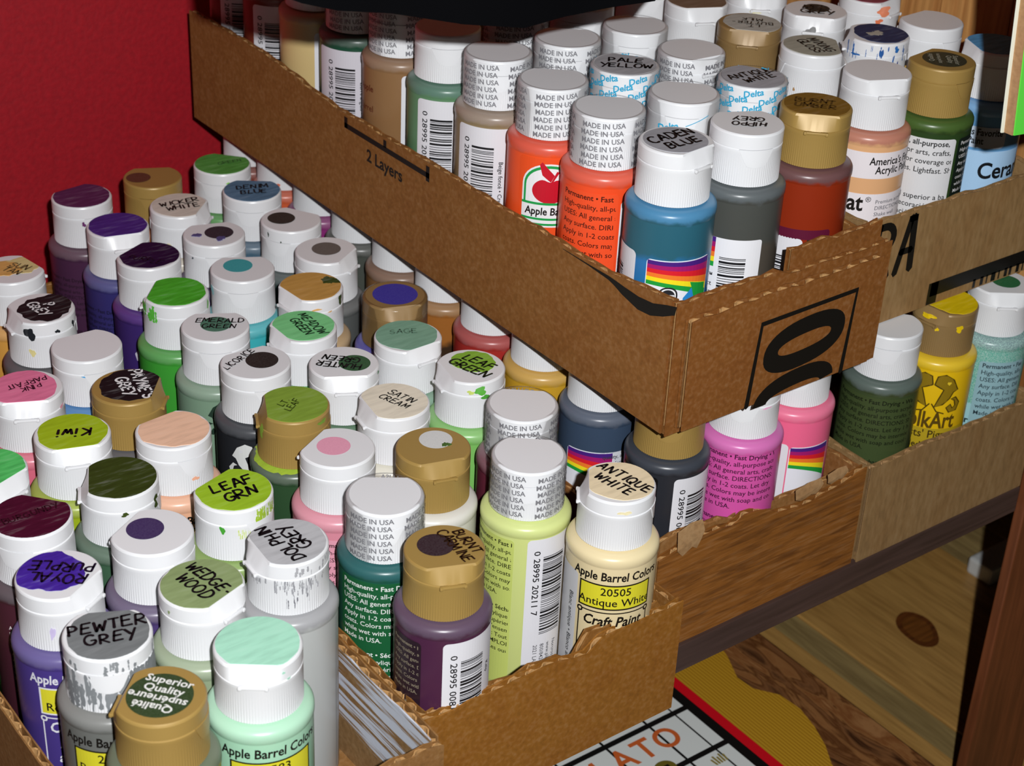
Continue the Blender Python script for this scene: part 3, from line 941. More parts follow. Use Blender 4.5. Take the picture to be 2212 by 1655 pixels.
def d_craft(code, name, col=BLK, panel=None, w_=0.030):
    L_ = Flat().rect(-w_ / 2 + 0.0015, w_ / 2 - 0.0015, 0.0537, 0.0640)
    T_ = Flat().text('Apple Barrel Colors', 0.0050, 0, 0.0660, 0, 'c', 0.022, 0.06, 0.82)
    T_.frame(-w_ / 2 + 0.0012, w_ / 2 - 0.0012, 0.0534, 0.0643, 0.0006)
    T_.rect(-w_ / 2 + 0.0014, -w_ / 2 + 0.0019, 0.008, 0.0512).rect(w_ / 2 - 0.0019, w_ / 2 - 0.0014, 0.008, 0.0512).rect(-w_ / 2 + 0.0026, w_ / 2 - 0.0026, 0.0518, 0.0523)
    ring(T_, -w_ / 2 + 0.0020, 0.0516, 0.0012, 0.0012, 0.0006, 0.0006); ring(T_, w_ / 2 - 0.0020, 0.0516, 0.0012, 0.0012, 0.0006, 0.0006)
    T_.text('Craft Paint', 0.0060, 0, 0.0463, 0, 'c', 0.022, 0.2, 0.84)
    T_.text('Peinture', 0.0058, 0, 0.0398, 0, 'c', 0.022, 0.2, 0.86)
    T_.text('artisanale', 0.0056, 0, 0.0338, 0, 'c', 0.022, 0.2, 0.86)
    T_.text('Pintura artesanal', 0.0050, 0, 0.0275, 0, 'c', 0.022, 0.2, 0.74)
    K_ = Flat().text(code, 0.0046, 0, 0.0597, 0, 'c', 0.004).text(name, 0.0046, 0, 0.0551, 0, 'c', 0.004)
    out = [('label', Flat().rect(-w_ / 2, w_ / 2, 0.004, 0.0705, 0.0015), panel, RL)] if panel else []
    return out + [('label_block', L_, 'd8d030', RL + 0.00004), ('lettering', T_, col, RT), ('lettering', K_, BLK, RT + 0.00003)]
def d_apple(panel='e8501f'):
    o_, g_, i_, r_, t_ = Flat(), Flat(), Flat(), Flat(), Flat()
    def arch(F, hw, zb, zs, rise):
        F.poly([(-hw, zb), (hw, zb), (hw, zs)] + [(hw * math.cos(a), zs + rise * math.sin(a)) for a in [PI * k / 16 for k in range(1, 16)]] + [(-hw, zs)])
    arch(o_, 0.0112, 0.0330, 0.0505, 0.0090); arch(g_, 0.0105, 0.0337, 0.0505, 0.0083); arch(i_, 0.0096, 0.0346, 0.0503, 0.0074)
    ap = []
    for k in range(40):
        a = 2 * PI * k / 40
        rx, ry = 0.0070, 0.0053
        x = rx * math.cos(a); y = ry * math.sin(a)
        y -= 0.0017 * math.exp(-(x / 0.0022) ** 2) * (1 if y > 0 else 0.0)
        ap.append((x, 0.0484 + y))
    r_.poly(ap)
    r_.poly([(0.0002, 0.0520), (-0.0032, 0.0548), (-0.0044, 0.0590), (-0.0034, 0.0602), (-0.0006, 0.0572), (0.0016, 0.0548)])
    r_.poly([(0.0002, 0.0518), (0.0010, 0.0519), (0.0032, 0.0556), (0.0044, 0.0560), (0.0024, 0.0565)])
    bd = Flat().rect(-0.0112, 0.0112, 0.0364, 0.0432)
    gl_ = Flat().rect(-0.0112, 0.0112, 0.0424, 0.0434).rect(-0.0112, 0.0112, 0.0360, 0.0369)
    t_.text('Apple Barrel', 0.0044, 0, 0.0383, 0, 'c', 0.028, 0.05, 0.86)
    lo = Flat().rect(-0.0125, 0.0125, 0.004, 0.0290, 0.001)
    t2 = Flat().text('Orange', 0.0040, 0.002, 0.0235, 0, 'c', 0.006)
    hl = Flat().line([(0.0042, 0.0506), (0.0054, 0.0498), (0.0056, 0.0480)], 0.0005)
    for q in (o_, g_, i_, r_, t_, bd, gl_, lo, t2, hl): q.v = [(x, y + 0.0092) for x, y in q.v]
    return [('label', Flat().rect(-0.0130, 0.0130, 0.004, 0.0708, 0.0015), panel, RL), ('logo', o_, 'e8e8ea', RL + 0.00004), ('logo', g_, '1d9a4a', RL + 0.00008),
            ('logo', i_, 'e8e8ea', RL + 0.00012), ('logo', r_, 'c01228', RL + 0.00016), ('logo', hl, 'f0f0f0', RL + 0.0002), ('logo', bd, 'e8e8ea', RL + 0.00020), ('logo', gl_, '1d9a4a', RL + 0.00024),
            ('label_block', lo, 'e8e8ea', RL + 0.00004), ('lettering', t_, BLK, RL + 0.00028), ('lettering', t2, BLK, RL + 0.0001)]
RAIN = ['47207c', 'a01a6a', 'd8202c', 'ee7a2a', 'f2dc22', '1f9a3c', '2a86cc']
def d_rainbow(w_=0.024, top=0.050, fade=True, seal=True, left=0.0):
    out = [('label', Flat().rect(-w_ / 2, w_ / 2, 0.004, top, 0.0015), 'e4e6ee', RL)]
    for k, c_ in enumerate(RAIN[:6]):
        F = Flat(); N = 16; pts = []
        for i in range(N + 1):
            u = -w_ / 2 + 0.0003 + (w_ - 0.0006) * i / N
            dip = 0.0012 * (i / N) ** 2 * (k + 0.6)
            pts += [(u, top - 0.0004 - 0.0016 * (k + 1) - dip), (u, top - 0.0004 - 0.0016 * k - 0.0012 * (i / N) ** 2 * (k - 0.4) * (k > 0))]
        F.add(pts, [(2 * i, 2 * i + 2, 2 * i + 3, 2 * i + 1) for i in range(N)])
        out.append(('rainbow_stripe', F, c_, RL + 0.00005))
    if seal:
        Fb = Flat().poly([(0.0016, top - 0.0205), (0.0035, top - 0.0245), (0.0118, top - 0.0190), (0.0118, top - 0.0110), (0.0052, top - 0.0110), (0.0016, top - 0.0150)])
        out.append(('label_block', Fb, '2a86cc', RL + 0.00006))
        G = Flat().poly([(0.0040, top - 0.0088), (0.0118, top - 0.0110), (0.0118, top - 0.0165), (0.0075, top - 0.0195), (0.0052, top - 0.0120)])
        out.append(('label_block', G, '1f9a3c', RL + 0.00010))
        Sg = Flat(); ring(Sg, -0.0042, top - 0.0140, 0.0036, 0.0036, 0.0030, 0.0030)
        Sg.poly([(-0.0042 + 0.0026 * math.cos(a), top - 0.0140 + 0.0026 * math.sin(a)) for a in [2 * PI * i / 20 for i in range(20)]])
        Sw = Flat().poly([(-0.0042 + 0.0036 * math.cos(a), top - 0.0140 + 0.0036 * math.sin(a)) for a in [2 * PI * i / 20 for i in range(20)]])
        Sl = Flat().rect(-0.0066, -0.0018, top - 0.0146, top - 0.0134)
        out += [('seal', Sw, 'e8e8ea', RL + 0.00012), ('seal', Sg, '26262a', RL + 0.00016), ('seal', Sl, 'd8d8dc', RL + 0.0002)]
        T_ = Flat().text('Conforms to', 0.0022, -0.0042, top - 0.0212, 0, 'c', 0.003).text('ASTM D-4236', 0.0022, -0.0042, top - 0.0240, 0, 'c', 0.003)
        out.append(('lettering', T_, '55555c', RT))
    return out
def d_rainbar(code, seed, top=0.0570):
    """rainbow flash and paragraph beside an upright barcode"""
    out = [('label', Flat().rect(-0.0145, 0.0100, 0.004, top, 0.0012), 'e6e6ea', RL)]
    for k, c_ in enumerate(RAIN[:6]):
        out.append(('rainbow_stripe', Flat().rect(-0.0145, -0.0078, top - 0.0020 * (k + 1), top - 0.0020 * k), c_, RL + 0.00006))
    T_ = Flat()
    for i, s in enumerate(['paint™', 'perfect', 'Dries in', 'd. Easy', 'water.']):
        T_.text(s, 0.0027, -0.0078, top - 0.0165 - i * 0.0034, 0, 'r', 0.003)
    T_.text(code, 0.0029, 0.0078, top - 0.040, 90, 'l', 0.004, 0, 1.2)
    Bc = Flat(); bars(Bc, -0.0058, 0.0042, top - 0.0075, top - 0.036, seed)
    return out + [('lettering', T_, '1a1a1e', RT), ('barcode', Bc, '16161a', RT)]
def d_folk(col, edge=None, word=False, scale=1.0, zc=0.0565):
    out = []
    A, B_ = Flat(), Flat()
    def mir(pts, s): return [(x * s * scale, zc + z * scale) for x, z in pts]
    for s in (-1, 1):
        lobe = [(0.0004, 0.0085), (0.0012, 0.0125), (0.0045, 0.0135), (0.0085, 0.0110), (0.0112, 0.0060), (0.0092, 0.0050), (0.0078, 0.0018), (0.0052, -0.0010), (0.0016, -0.0026), (0.0032, 0.0022), (0.0046, 0.0062), (0.0028, 0.0072)]
        A.poly(mir(lobe, s))
        curl = [(0.0108, 0.0024), (0.0132, -0.0006), (0.0122, -0.0044), (0.0086, -0.0050), (0.0070, -0.0026), (0.0088, -0.0010), (0.0100, -0.0030), (0.0112, -0.0018), (0.0104, 0.0008), (0.0086, 0.0016)]
        A.poly(mir(curl, s))
        B_.line([(0.0005 * s * scale, zc - 0.0010 * scale), (0.0030 * s * scale, zc - 0.0046 * scale), (0.0064 * s * scale, zc - 0.0056 * scale)], 0.0006)
        h = [(0.0066, 0.0084), (0.0056, 0.0094), (0.0060, 0.0102), (0.0066, 0.0099), (0.0072, 0.0102), (0.0076, 0.0094)]
        out.append(('logo', Flat().poly(mir(h, s)), 'e0c030' if word else 'd8d8dc', RT + 0.00006))
    if edge:
        E_ = Flat()
        for s in (-1, 1):
            for sh_ in (lobe, curl):
                pts = mir(sh_, s)
                E_.line(pts + [pts[0]], 0.0006)
        out.append(('logo', E_, edge, RT + 0.00004))
    out += [('logo', A, col, RT), ('logo', B_, edge or col, RT)]
    if word:
        out.append(('lettering', Flat().text('FolkArt', 0.0112, 0.0002, zc - 0.0128, 0, 'c', 0.03, 0, 0.70), '5a4410', RT))
        out.append(('label_block', Flat().rect(-0.0180, 0.0180, 0.0310, 0.0432), 'b49a20', RL))
        out.append(('lettering', Flat().text("Artists' Pigment", 0.0054, 0.001, 0.0386, 0, 'c', 0.006, 0, 0.92).text('455 Medium Yellow', 0.0044, 0.001, 0.0332, 0, 'c', 0.012, 0, 0.92), '3f3010', RT))
    return out
def d_coat(word, band, shade):
    out = [('label', Flat().rect(-0.022, 0.022, 0.0578, 0.0690), 'e6dfe2', RL), ('label', Flat().rect(-0.022, 0.022, 0.004, 0.0512), 'e6dfe2', RL)]
    T_ = Flat().text("America's Favorite", 0.0046, 0.0012, 0.0638, 0, 'l', 0.010, 0, 0.8).text('Acrylic Paint', 0.0046, 0.0040, 0.0600, 0, 'l', 0.010, 0, 0.8)
    T_.text('®', 0.0032, 0.0030, 0.0478, 0, 'c')
    T_.text(word, 0.0098, 0.0012, 0.0440, 0, 'r', 0.02, 0, 0.85)
    S_ = Flat()
    for i, s in enumerate(['Premium acrylic', 'DIRECTIONS:', 'Shake well', 'before use']):
        S_.text(s, 0.0024, 0.0062, 0.0470 - i * 0.0027, 0, 'l', 0.002)
    p1 = Flat().poly([(-0.0118 + 0.0026 * math.cos(a) , 0.0655 + 0.0030 * math.sin(a)) for a in [2 * PI * i / 16 for i in range(16)]])
    p2 = Flat().poly([(-0.0102 + 0.0036 * math.cos(a), 0.0602 + 0.0022 * math.sin(a) - 0.0012 * math.cos(a)) for a in [2 * PI * i / 16 for i in range(16)]])
    return out + [('lettering', T_, BLK, RT), ('lettering', S_, '6a6a70', RT), ('petal', p1, 'b8c020', RT + 0.00002), ('petal', p2, '2f9a40', RT + 0.00004)]
def d_strip(col='b0b0b4', u=0.0006): return [('label', Flat().rect(-0.006, 0.006, 0.004, 0.066, 0.0015), col, RL)]

COUNT = {}
def bottle(x, y, tier, cap, face, body, capitems, bodyitems, label, group, fill=None, fill_h=None, shoulder=None, speck=0.0, tilt=0.0):
    x /= 1000.0; y /= 1000.0
    z = 0.0037 if tier == 0 else UZ + 0.0037
    rg = random.Random(int(x * 1e5) * 31 + int(y * 1e5))
    view = math.atan2(-y, -x)
    root = bpy.data.objects.new('paint_bottle', None)
    root.empty_display_size = 0.02
    link(root); root.location = (x, y, z)
    tag(root, label, 'paint bottle', group)
    inst('body', ME_BODY, body_mat(body, shoulder, fill, fill_h, speck), root)
    cm = {'w': WHITE, 'g': GOLD, 'b': BRONZE}[cap]
    co = inst('cap', ME_CAP, cm, root)
    fa = view + math.radians(face)
    inst('lid', ME_LID, cm, co, fa)
    inst('thumb_tab', ME_TAB, cm, co, fa)
    inst('hinge', ME_HINGE, cm, co, fa)
    e1 = Vector((-math.sin(view), math.cos(view), 0))       # to the right for the viewer
    e2 = Vector((-math.cos(view), -math.sin(view), 0))      # away from the viewer
    fdir = Vector((math.cos(fa), math.sin(fa), 0))
    def lid_pt(u, v, dz):
        p = e1 * u + e2 * v
        return (p.x, p.y, H + dz)
    def clip(u, v, lim=0.01285):
        p = e1 * u + e2 * v
        for _ in range(2):
            d = p.dot(fdir)
            if d > 0.0100: p -= fdir * (d - 0.0100)
            if p.length > lim: p *= lim / p.length
        return p.dot(e1), p.dot(e2)
    lay = 0
    for it in capitems:
        k = it[0]; lay += 1
        dz = 0.00004 + lay * 0.00005
        if k == 'sw':                 # brushed swatch: colour, radius, dx, dy, raggedness
            _, c_, r_, dx, dy, rag = it
            N = 44; pts = []
            ph = [rg.uniform(0, 6.28) for _ in range(5)]
            for i in range(N):
                a = 2 * PI * i / N
                q = r_ * RC * (1 + rag * (0.5 * math.sin(2 * a + ph[0]) + 0.35 * math.sin(3 * a + ph[1]) + 0.25 * math.sin(7 * a + ph[2]) + 0.2 * math.sin(13 * a + ph[3])))
                pts.append(clip(dx * RC + q * math.cos(a), dy * RC + q * math.sin(a)))
            vv = [lid_pt(u, v, dz + 0.00006) for u, v in pts] + [lid_pt(u * 1.002, v * 1.002, -0.00002) for u, v in pts] + [lid_pt(*clip(dx * RC * 0.7, dy * RC * 0.7), dz + 0.00008)]
            ff = [(i, (i + 1) % N, 2 * N) for i in range(N)] + [(i, N + i, N + (i + 1) % N, (i + 1) % N) for i in range(N)]
            mesh_obj('paint_swatch', vv, ff, paint_mat(c_, 0.16 if c_[0] > '5' else 0.3), co)
        elif k == 'dot':              # neat round dot sticker: colour, radius, dx, dy
            _, c_, r_, dx, dy = it
            N = 36
            pts = [(dx * RC + r_ * RC * math.cos(2 * PI * i / N), dy * RC + r_ * RC * math.sin(2 * PI * i / N)) for i in range(N)]
            mesh_obj('colour_dot', [lid_pt(u, v, dz) for u, v in pts], [tuple(range(N))], plain(c_, 0.5, 0.4, 0, 0.07, 1800), co)
        elif k == 'hw':               # marker writing: text, rot, letter height, colour, dx, dy
            _, s, rot, size, c_, dx, dy = it
            F = handwrite(s, size, rg, 0.20 if size > 0.0034 else 0.17)
            cc, ss = math.cos(math.radians(rot)), math.sin(math.radians(rot))
            vv = []
            for u, v in F.v:
                vv.append(lid_pt(*clip(dx * RC + u * cc - v * ss, dy * RC + u * ss + v * cc, 0.0130), 0.00030))
            mesh_obj('handwriting', vv, F.f, plain(c_, 0.5, 0.3), co)
        elif k == 'txt':              # printed text lines on the lid: (text,size,rot,dx,dy)*, colour
            F = Flat()
            for (s, size, rot, dx, dy) in it[1]:
                F.text(s, size, dx * RC, dy * RC, rot, 'c', 0.01)
            mesh_obj('lettering', [lid_pt(u, v, 0.00034) for u, v in F.v], F.f, plain(it[2], 0.5), co)
        elif k == 'sp':               # paint drip or spot on the cap side: colour, phi, z, half width mm, half height mm
            _, c_, phi, zz_, wd, ht = it
            N = 18; a0 = view + math.radians(phi); pts = []
            ph = [rg.uniform(0, 6.28) for _ in range(3)]
            for i in range(N):
                a = 2 * PI * i / N
                q = 1 + 0.22 * math.sin(2 * a + ph[0]) + 0.18 * math.sin(3 * a + ph[1]) + 0.12 * math.sin(5 * a + ph[2])
                pts.append((wd * 0.001 * q * math.cos(a), zz_ + ht * 0.001 * q * math.sin(a)))
            pts = [(u, min(max(v, 0.0772), 0.0962)) for u, v in pts]
            F = Flat(); F.v = pts + [(0, zz_)]; F.f = [(i, (i + 1) % N, N) for i in range(N)]
            mesh_obj('paint_drip', F.on_cyl(RC + 0.00022, a0), F.f, paint_mat(c_, 0.15), co)
        elif k == 'sm':               # dry-brushed streaks down the cap side: colour, phi0, phi1, z0, z1, count, widest mm
            _, c_, f0, f1, z0_, z1_, cnt, wm = it
            F = Flat()
            for q in range(cnt):
                u = math.radians(rg.uniform(f0, f1)) * RC
                zc_ = rg.uniform(z0_, z1_); hh = rg.uniform(0.3, 1.0) * (z1_ - z0_) * 0.45; ww = rg.uniform(0.25, 1.0) * wm * 0.001
                p_ = [(u + rg.uniform(-0.2, 0.2) * ww, min(max(zc_ + hh * j / 4, z0_), z1_)) for j in range(-4, 5)]
                F.line(p_, ww, 0.5, rg)
            mesh_obj('paint_smear', F.on_cyl(RC + 0.00024, view), F.f, paint_mat(c_, 0.15), co)
        elif k == 'band':             # printed shrink film: kind, turn
            inst('shrink_band', ME_BAND, FILM, co, rg.uniform(0, 6))
            if it[1]: inst('lettering', BAND_TXT[it[1]], GREYTXT if it[1] == 'made' else BLUETXT, co, view + math.radians(it[2]))
        elif k == 'ring':             # ragged paint round the bottle neck: colour
            N = 60; vv, ff = [], []
            for i in range(N):
                a = 2 * PI * i / N
                r1 = 0.0142 + rg.uniform(0, 0.0018)
                vv += [(0.0128 * math.cos(a), 0.0128 * math.sin(a), 0.07655), (r1 * math.cos(a), r1 * math.sin(a), 0.0763 - (r1 - 0.0128) * 0.22)]
            for i in range(N):
                j = (i + 1) % N
                ff.append((2 * i, 2 * i + 1, 2 * j + 1, 2 * j))
            mesh_obj('paint_drip', vv, ff, paint_mat(it[1], 0.15), co)
    last = None
    for phi, design in bodyitems:
        a0 = view + math.radians(phi)
        last = None
        for (nm, F, c_, r_) in design:
            isl = nm in ('label',)
            par = root if (isl or last is None) else last
            o = mesh_obj(nm, F.on_cyl(r_, a0), F.f, plain(c_, 0.38, 0.5), par)
            if isl and last is None: last = o
    return root

TABLE = []
def P(*a, **k): TABLE.append((a, k))
# ---- x, y (mm), tier, cap, facet direction, body colour, cap items, body items, label, group
GA, GBB, GC_, GD, GU, GV = 'bottles in the white-smeared tray', 'bottles in the orange-brown tray', 'bottles in the dark-streaked tray', 'bottles in the pale lower tray', 'bottles in the 2 Layers tray', 'bottles in the RA tray'
# tray A
P(164, 364.5, 0, 'g', -110, '4a5a35', [('dot', '2a3f1c', 0.72, 0.0, -0.02), ('txt', [('Superior', 0.0042, -26, 0.20, 0.30), ('Quality', 0.0042, -26, 0.06, 0.05), ('supérieure', 0.0042, 154, -0.02, -0.03), ('Qualité', 0.0042, 154, -0.14, -0.28)], 'e6e6e2')], [], 'gold capped bottle with round green Superior Quality sticker, fully legible white print', GA)
P(199, 369.5, 0, 'w', -8, 'a8d8b8', [('sw', 'a9e0c6', 0.95, 0, 0.03, 0.03), ('sp', 'a9e0c6', 32, 0.0945, 0.5, 0.5), ('sp', 'a9e0c6', 40, 0.0915, 0.9, 0.3)], [(12, d_craft('20583', 'Mint Green'))], 'pale mint green bottle with mint painted lid and yellow 20583 label', GA)
P(164, 399, 0, 'w', 176, '6f716d', [('sw', '777b7c', 0.93, 0.02, -0.08, 0.06), ('hw', 'PEWTER\nGREY', 6, 0.0047, '100d12', 0.02, 0.02), ('sm', '83878a', -75, 75, 0.0775, 0.0908, 70, 1.6), ('sm', '83878a', 10, 80, 0.0780, 0.0905, 50, 2.4), ('sm', '83878a', -60, 80, 0.0915, 0.0958, 14, 1.0)], [(-2, d_craft('20580', 'Pewter Grey'))], 'grey bottle with marker written PEWTER GREY on smeared grey lid', GA)
P(199, 405, 0, 'w', 45, '8f9f80', [('sw', '8c9e6c', 0.97, 0.0, 0.03, 0.05), ('hw', 'WEDGE-\nWOOD', -55, 0.0043, '100d12', 0.02, 0.05), ('sp', '8c9e6c', -50, 0.0935, 0.6, 0.6)], [], 'sage green bottle with WEDGE-WOOD handwritten on its green lid', GA)
P(233, 410, 0, 'w', -65, 'b8bab8', [('sw', 'b9babd', 0.95, 0, 0, 0.03), ('hw', 'DOLPHIN\nGREY', 125, 0.0045, '100d12', 0.0, 0.02), ('sm', '9a9a9e', -60, 60, 0.0875, 0.0908, 40, 0.4), ('sm', '8a8a90', -20, 45, 0.0850, 0.0908, 30, 0.35), ('sm', 'a4a4a8', 10, 70, 0.0920, 0.0958, 12, 0.8), ('sm', '707078', -5, 30, 0.0800, 0.0850, 10, 0.3)], [(70, [('seam', Flat().rect(-0.0004, 0.0004, 0.004, 0.070), '98999b', RL)])], 'silver grey bottle with upside-down DOLPHIN GREY writing on lid', GA, shoulder='9c9c9e')
P(199, 439, 0, 'w', -125, '4d3d70', [('dot', '3c2c5c', 0.46, -0.16, 0.14)], [], 'purple bottle with clean white lid carrying one dark violet dot', GA, shoulder='6a6076')
P(164, 434, 0, 'w', 50, '4a3a86', [('sw', '45289c', 0.80, -0.20, 0.14, 0.14), ('hw', 'ROYAL\nPURPLE', 163, 0.0044, '140a26', 0.06, 0.05), ('sp', 'c8bce0', -15, 0.0842, 0.8, 2.5)], [(12, d_craft('20508', 'Royal Purple', 'dcdce4'))], 'violet bottle with half-painted purple lid overwritten in black', GA)
P(233, 446, 0, 'w', -135, '7a9a40', [('sw', '9cc22c', 0.96, 0, 0.04, 0.05), ('hw', 'LEAF\nGRN', 25, 0.0050, '100d12', 0.05, 0.02), ('sp', '3f9a2a', -18, 0.0895, 1.0, 1.3), ('sm', 'a8c83c', 32, 75, 0.0895, 0.0960, 40, 0.7), ('sm', 'c8d878', 0, 22, 0.0860, 0.0895, 14, 0.3)], [], 'olive green bottle with LEAF GRN on its bright lime lid', GA)
P(170, 469, 0, 'w', 150, '4c2430', [('sw', '4a0f2a', 0.99, 0, 0, 0.03), ('hw', 'BURGUNDY', 20, 0.0030, '2a0816', 0.0, 0.05)], [(5, d_para('d8d0d0', ['Apple Barrel'] + EN[:10], 0.064))], 'dark burgundy bottle with glossy wine red lid', GA, shoulder='5c5256')
P(204, 474, 0, 'w', -92, '3f6048', [('sw', '364418', 1.0, 0, 0.02, 0.05), ('sp', '3c4a1c', 5, 0.0905, 1.2, 0.8), ('sp', '3c4a1c', 62, 0.0905, 2.0, 2.2)], [], 'dark green bottle with dark olive painted lid and green side sticker', GA)
P(169, 503, 0, 'w', 40, '50b858', [('sw', '55c868', 0.98, 0, 0, 0.04)], [], 'bright green bottle with plain kelly green lid at the tray edge', GA)
P(234, 492, 0, 'w', -148, 'e6ae8c', [('sw', 'f2c6a8', 0.92, 0.04, 0.0, 0.08), ('sp', 'f0b090', 30, 0.0830, 1.4, 0.8)], [(30, d_craft('20507', 'Flesh'))], 'peach bottle with unwritten pale peach lid', GA)
P(203, 509, 0, 'w', 4, '9aac22', [('sw', 'a2bc20', 0.93, 0, 0.05, 0.05), ('hw', 'Kiwi', 176, 0.0052, '100d12', 0.06, -0.05)], [], 'yellow green bottle with upside-down Kiwi written on lid', GA)
P(234, 528, 0, 'g', 75, '3a3a40', [('sw', '17161a', 0.88, 0.12, 0.05, 0.10), ('hw', "PAYNE'S\nGREY", -78, 0.0044, 'e8e8ea', 0.16, 0.04)], [], "gold capped bottle with white PAYNE'S GREY writing on black patch", GA)
P(202, 547, 0, 'w', -4, 'd86a80', [('sw', 'e77ba0', 0.90, -0.05, 0.02, 0.05), ('hw', 'PINK\nPARFAIT', 200, 0.0030, '4a1c30', 0.1, 0.1), ('sp', 'f0a8b8', 62, 0.0915, 1.6, 0.6)], [], 'rose bottle with PINK PARFAIT scribbled on its pink lid', GA)
P(234.5, 565, 0, 'w', -160, '2f7ab5', [('sp', '5aa8dc', -5, 0.0905, 1.8, 0.4)], [], 'blue bottle with blank white lid next to the black smeared lid', GA)
P(232, 602.5, 0, 'w', -72, '3a3a3e', [('sw', '17191d', 0.80, 0.16, 0.0, 0.16), ('sw', '17191d', 0.14, 0.72, 0.25, 0.3), ('hw', 'P.\nGREY', -62, 0.0040, 'e8e8ea', 0.12, 0.05), ('sp', '22252a', -22, 0.0925, 2.4, 2.4), ('sp', '22252a', 25, 0.0925, 1.0, 0.8), ('sp', '22252a', 62, 0.0925, 0.8, 1.6), ('sp', 'ddd090', -20, 0.0840, 1.4, 1.4)], [], 'charcoal bottle with white GREY lettering on black splattered lid', GA)
P(236, 641, 0, 'w', 120, 'd69c48', [('sw', 'd8c68a', 0.60, 0.25, 0.2, 0.2), ('sw', 'd9a860', 0.55, -0.3, 0.05, 0.2), ('hw', 'SUN\nTAN', -40, 0.0036, '6a5a3a', 0.15, 0)], [], 'ochre bottle with yellow and tan blotches on its lid, nearest the red wall', GA)
# tray B
P(274, 379, 0, 'g', 14, '4c2642', [('dot', '2e1a22', 0.46, -0.22, 0.10), ('hw', 'BURNT\nCARMINE', -58, 0.0036, '2c1606', 0.40, 0.18)], [(44, d_barcode('0 28995 00813', 'Kelp', 42, 0.0700)), (-48, d_para('8f8470', EN, 0.069, 0.0021, 0.0027, '2a1a24', 0.014))], 'dark plum bottle with gold cap, dark dot and BURNT CARMINE writing', GBB, shoulder='5c4a5c')
P(275, 416, 0, 'w', 180, '1f5a48', [('band', 'made', 20)], [(-12, d_para('e0e4e0', EN, 0.0708, 0.0028, 0.0032, '1a5a34', 0.028))], 'dark teal green bottle in printed film beside the gold capped plum bottle', GBB, shoulder='2f5f60')
P(277, 450, 0, 'w', -120, 'd88a9a', [('dot', 'e8a0b8', 0.45, -0.10, 0.06)], [(20, d_para('4a2c34', EN, 0.068, 0.0026, 0.0032, 'e09aac', 0.028))], 'soft pink bottle with white lid carrying a pale pink dot', GBB)
P(279, 484, 0, 'g', -86, '2f4c30', [('sw', '84a23c', 0.97, 0, 0, 0.04), ('hw', 'LT.\nLEAF', 60, 0.0028, '3a4a14', -0.15, 0.0), ('sp', '7a9c3a', 50, 0.0945, 2.0, 1.0), ('sp', '8aa840', -60, 0.0900, 1.2, 3), ('ring', '9cb83a')], [], 'dark green bottle with gold cap and ragged olive painted lid', GBB)
P(283, 519, 0, 'w', -155, '26282c', [('dot', '241d1a', 0.47, 0.18, 0.08), ('hw', 'LICORICE', 52, 0.0032, '1a181c', -0.50, 0.15)], [(-5, d_folk('d8dad8', None, False, 0.85, 0.058))], 'black bottle with LICORICE written beside a black dot on white lid', GBB, shoulder='4a4c50')
P(284, 553, 0, 'w', 178, '7e9a82', [('dot', '4c7c66', 0.46, 0.02, 0.06), ('hw', 'EMERALD\nGREEN', -6, 0.0034, '181a1c', 0.12, 0.10)], [(15, d_folk('24382c', None, False, 0.8, 0.060))], 'grey green bottle with EMERALD GREEN written over a green dot', GBB)
P(284, 587, 0, 'w', -105, '3f9c36', [('sw', '4cb22e', 0.95, -0.02, 0.06, 0.05), ('sm', '5cc040', -80, -35, 0.0890, 0.0960, 26, 1.2), ('sp', '4cb22e', 28, 0.0905, 2.4, 0.5), ('sp', '4cb22e', 40, 0.0885, 0.8, 1.8), ('sp', '70c050', 70, 0.0930, 1.0, 2.0)], [(60, d_strip('d8d8dc'))], 'grass green bottle with unwritten bright green lid and green drips', GBB)
P(290, 623, 0, 'w', -130, '3e2a6c', [('sw', '24103a', 0.96, 0.05, 0.08, 0.05), ('hw', 'PURPLE', -30, 0.0034, '120a1c', -0.1, -0.3)], [(8, d_folk('c8c4d4', None, False, 0.85, 0.058))], 'deep violet bottle with almost black purple lid', GBB, shoulder='5a3c80')
P(292, 657, 0, 'w', 10, '36316e', [('sw', '4a2c86', 0.95, 0, 0.04, 0.04)], [(40, d_barcode('0 28995 20612', '', 5, 0.0690)), (-40, d_para('1c1a30', EN, 0.064, 0.0024, 0.0029))], 'indigo bottle with streaky violet lid and front thumb tab', GBB, shoulder='5c5c8c')
P(292, 694, 0, 'w', -150, '4a2a46', [('sw', '5c2c58', 0.95, 0, 0, 0.04), ('sp', '6a3068', 0, 0.0888, 0.8, 1.2)], [(40, d_barcode('0 28995 20517', '', 6, 0.0690)), (-40, d_para('2a1a26', EN, 0.064, 0.0024, 0.0029))], 'dull plum bottle with mauve painted lid by the red wall', GBB, shoulder='6a5460')
P(329, 697, 0, 'g', 180, 'b4641e', [('dot', '5c3420', 0.42, -0.48, -0.05), ('sp', '7a4018', 0, 0.0905, 1.6, 1.2)], [], 'orange bottle with gold cap and brown dot by the red wall', GBB)
P(325, 662, 0, 'w', 70, 'd8cfbe', [('sw', 'd8d0c4', 0.93, 0, 0, 0.03), ('hw', 'WICKER\nWHITE', 16, 0.0040, '1c1816', 0.02, 0.04), ('sp', 'e0d8b0', -25, 0.0830, 0.8, 1.2)], [], 'off-white bottle with WICKER WHITE written on lid', GBB)
P(364, 694, 0, 'w', 160, '4f9a48', [('sw', '57a048', 0.97, 0, 0, 0.04), ('hw', 'GREEN', 20, 0.0030, '3c6a38', 0.25, 0.1), ('sp', '8fd060', 10, 0.0925, 0.8, 0.5), ('sp', '8fd060', 25, 0.0905, 0.7, 0.9), ('sp', 'c0c828', 50, 0.0900, 2.0, 0.6)], [], 'leaf green bottle with faded green lid under the long brown tray', GBB)
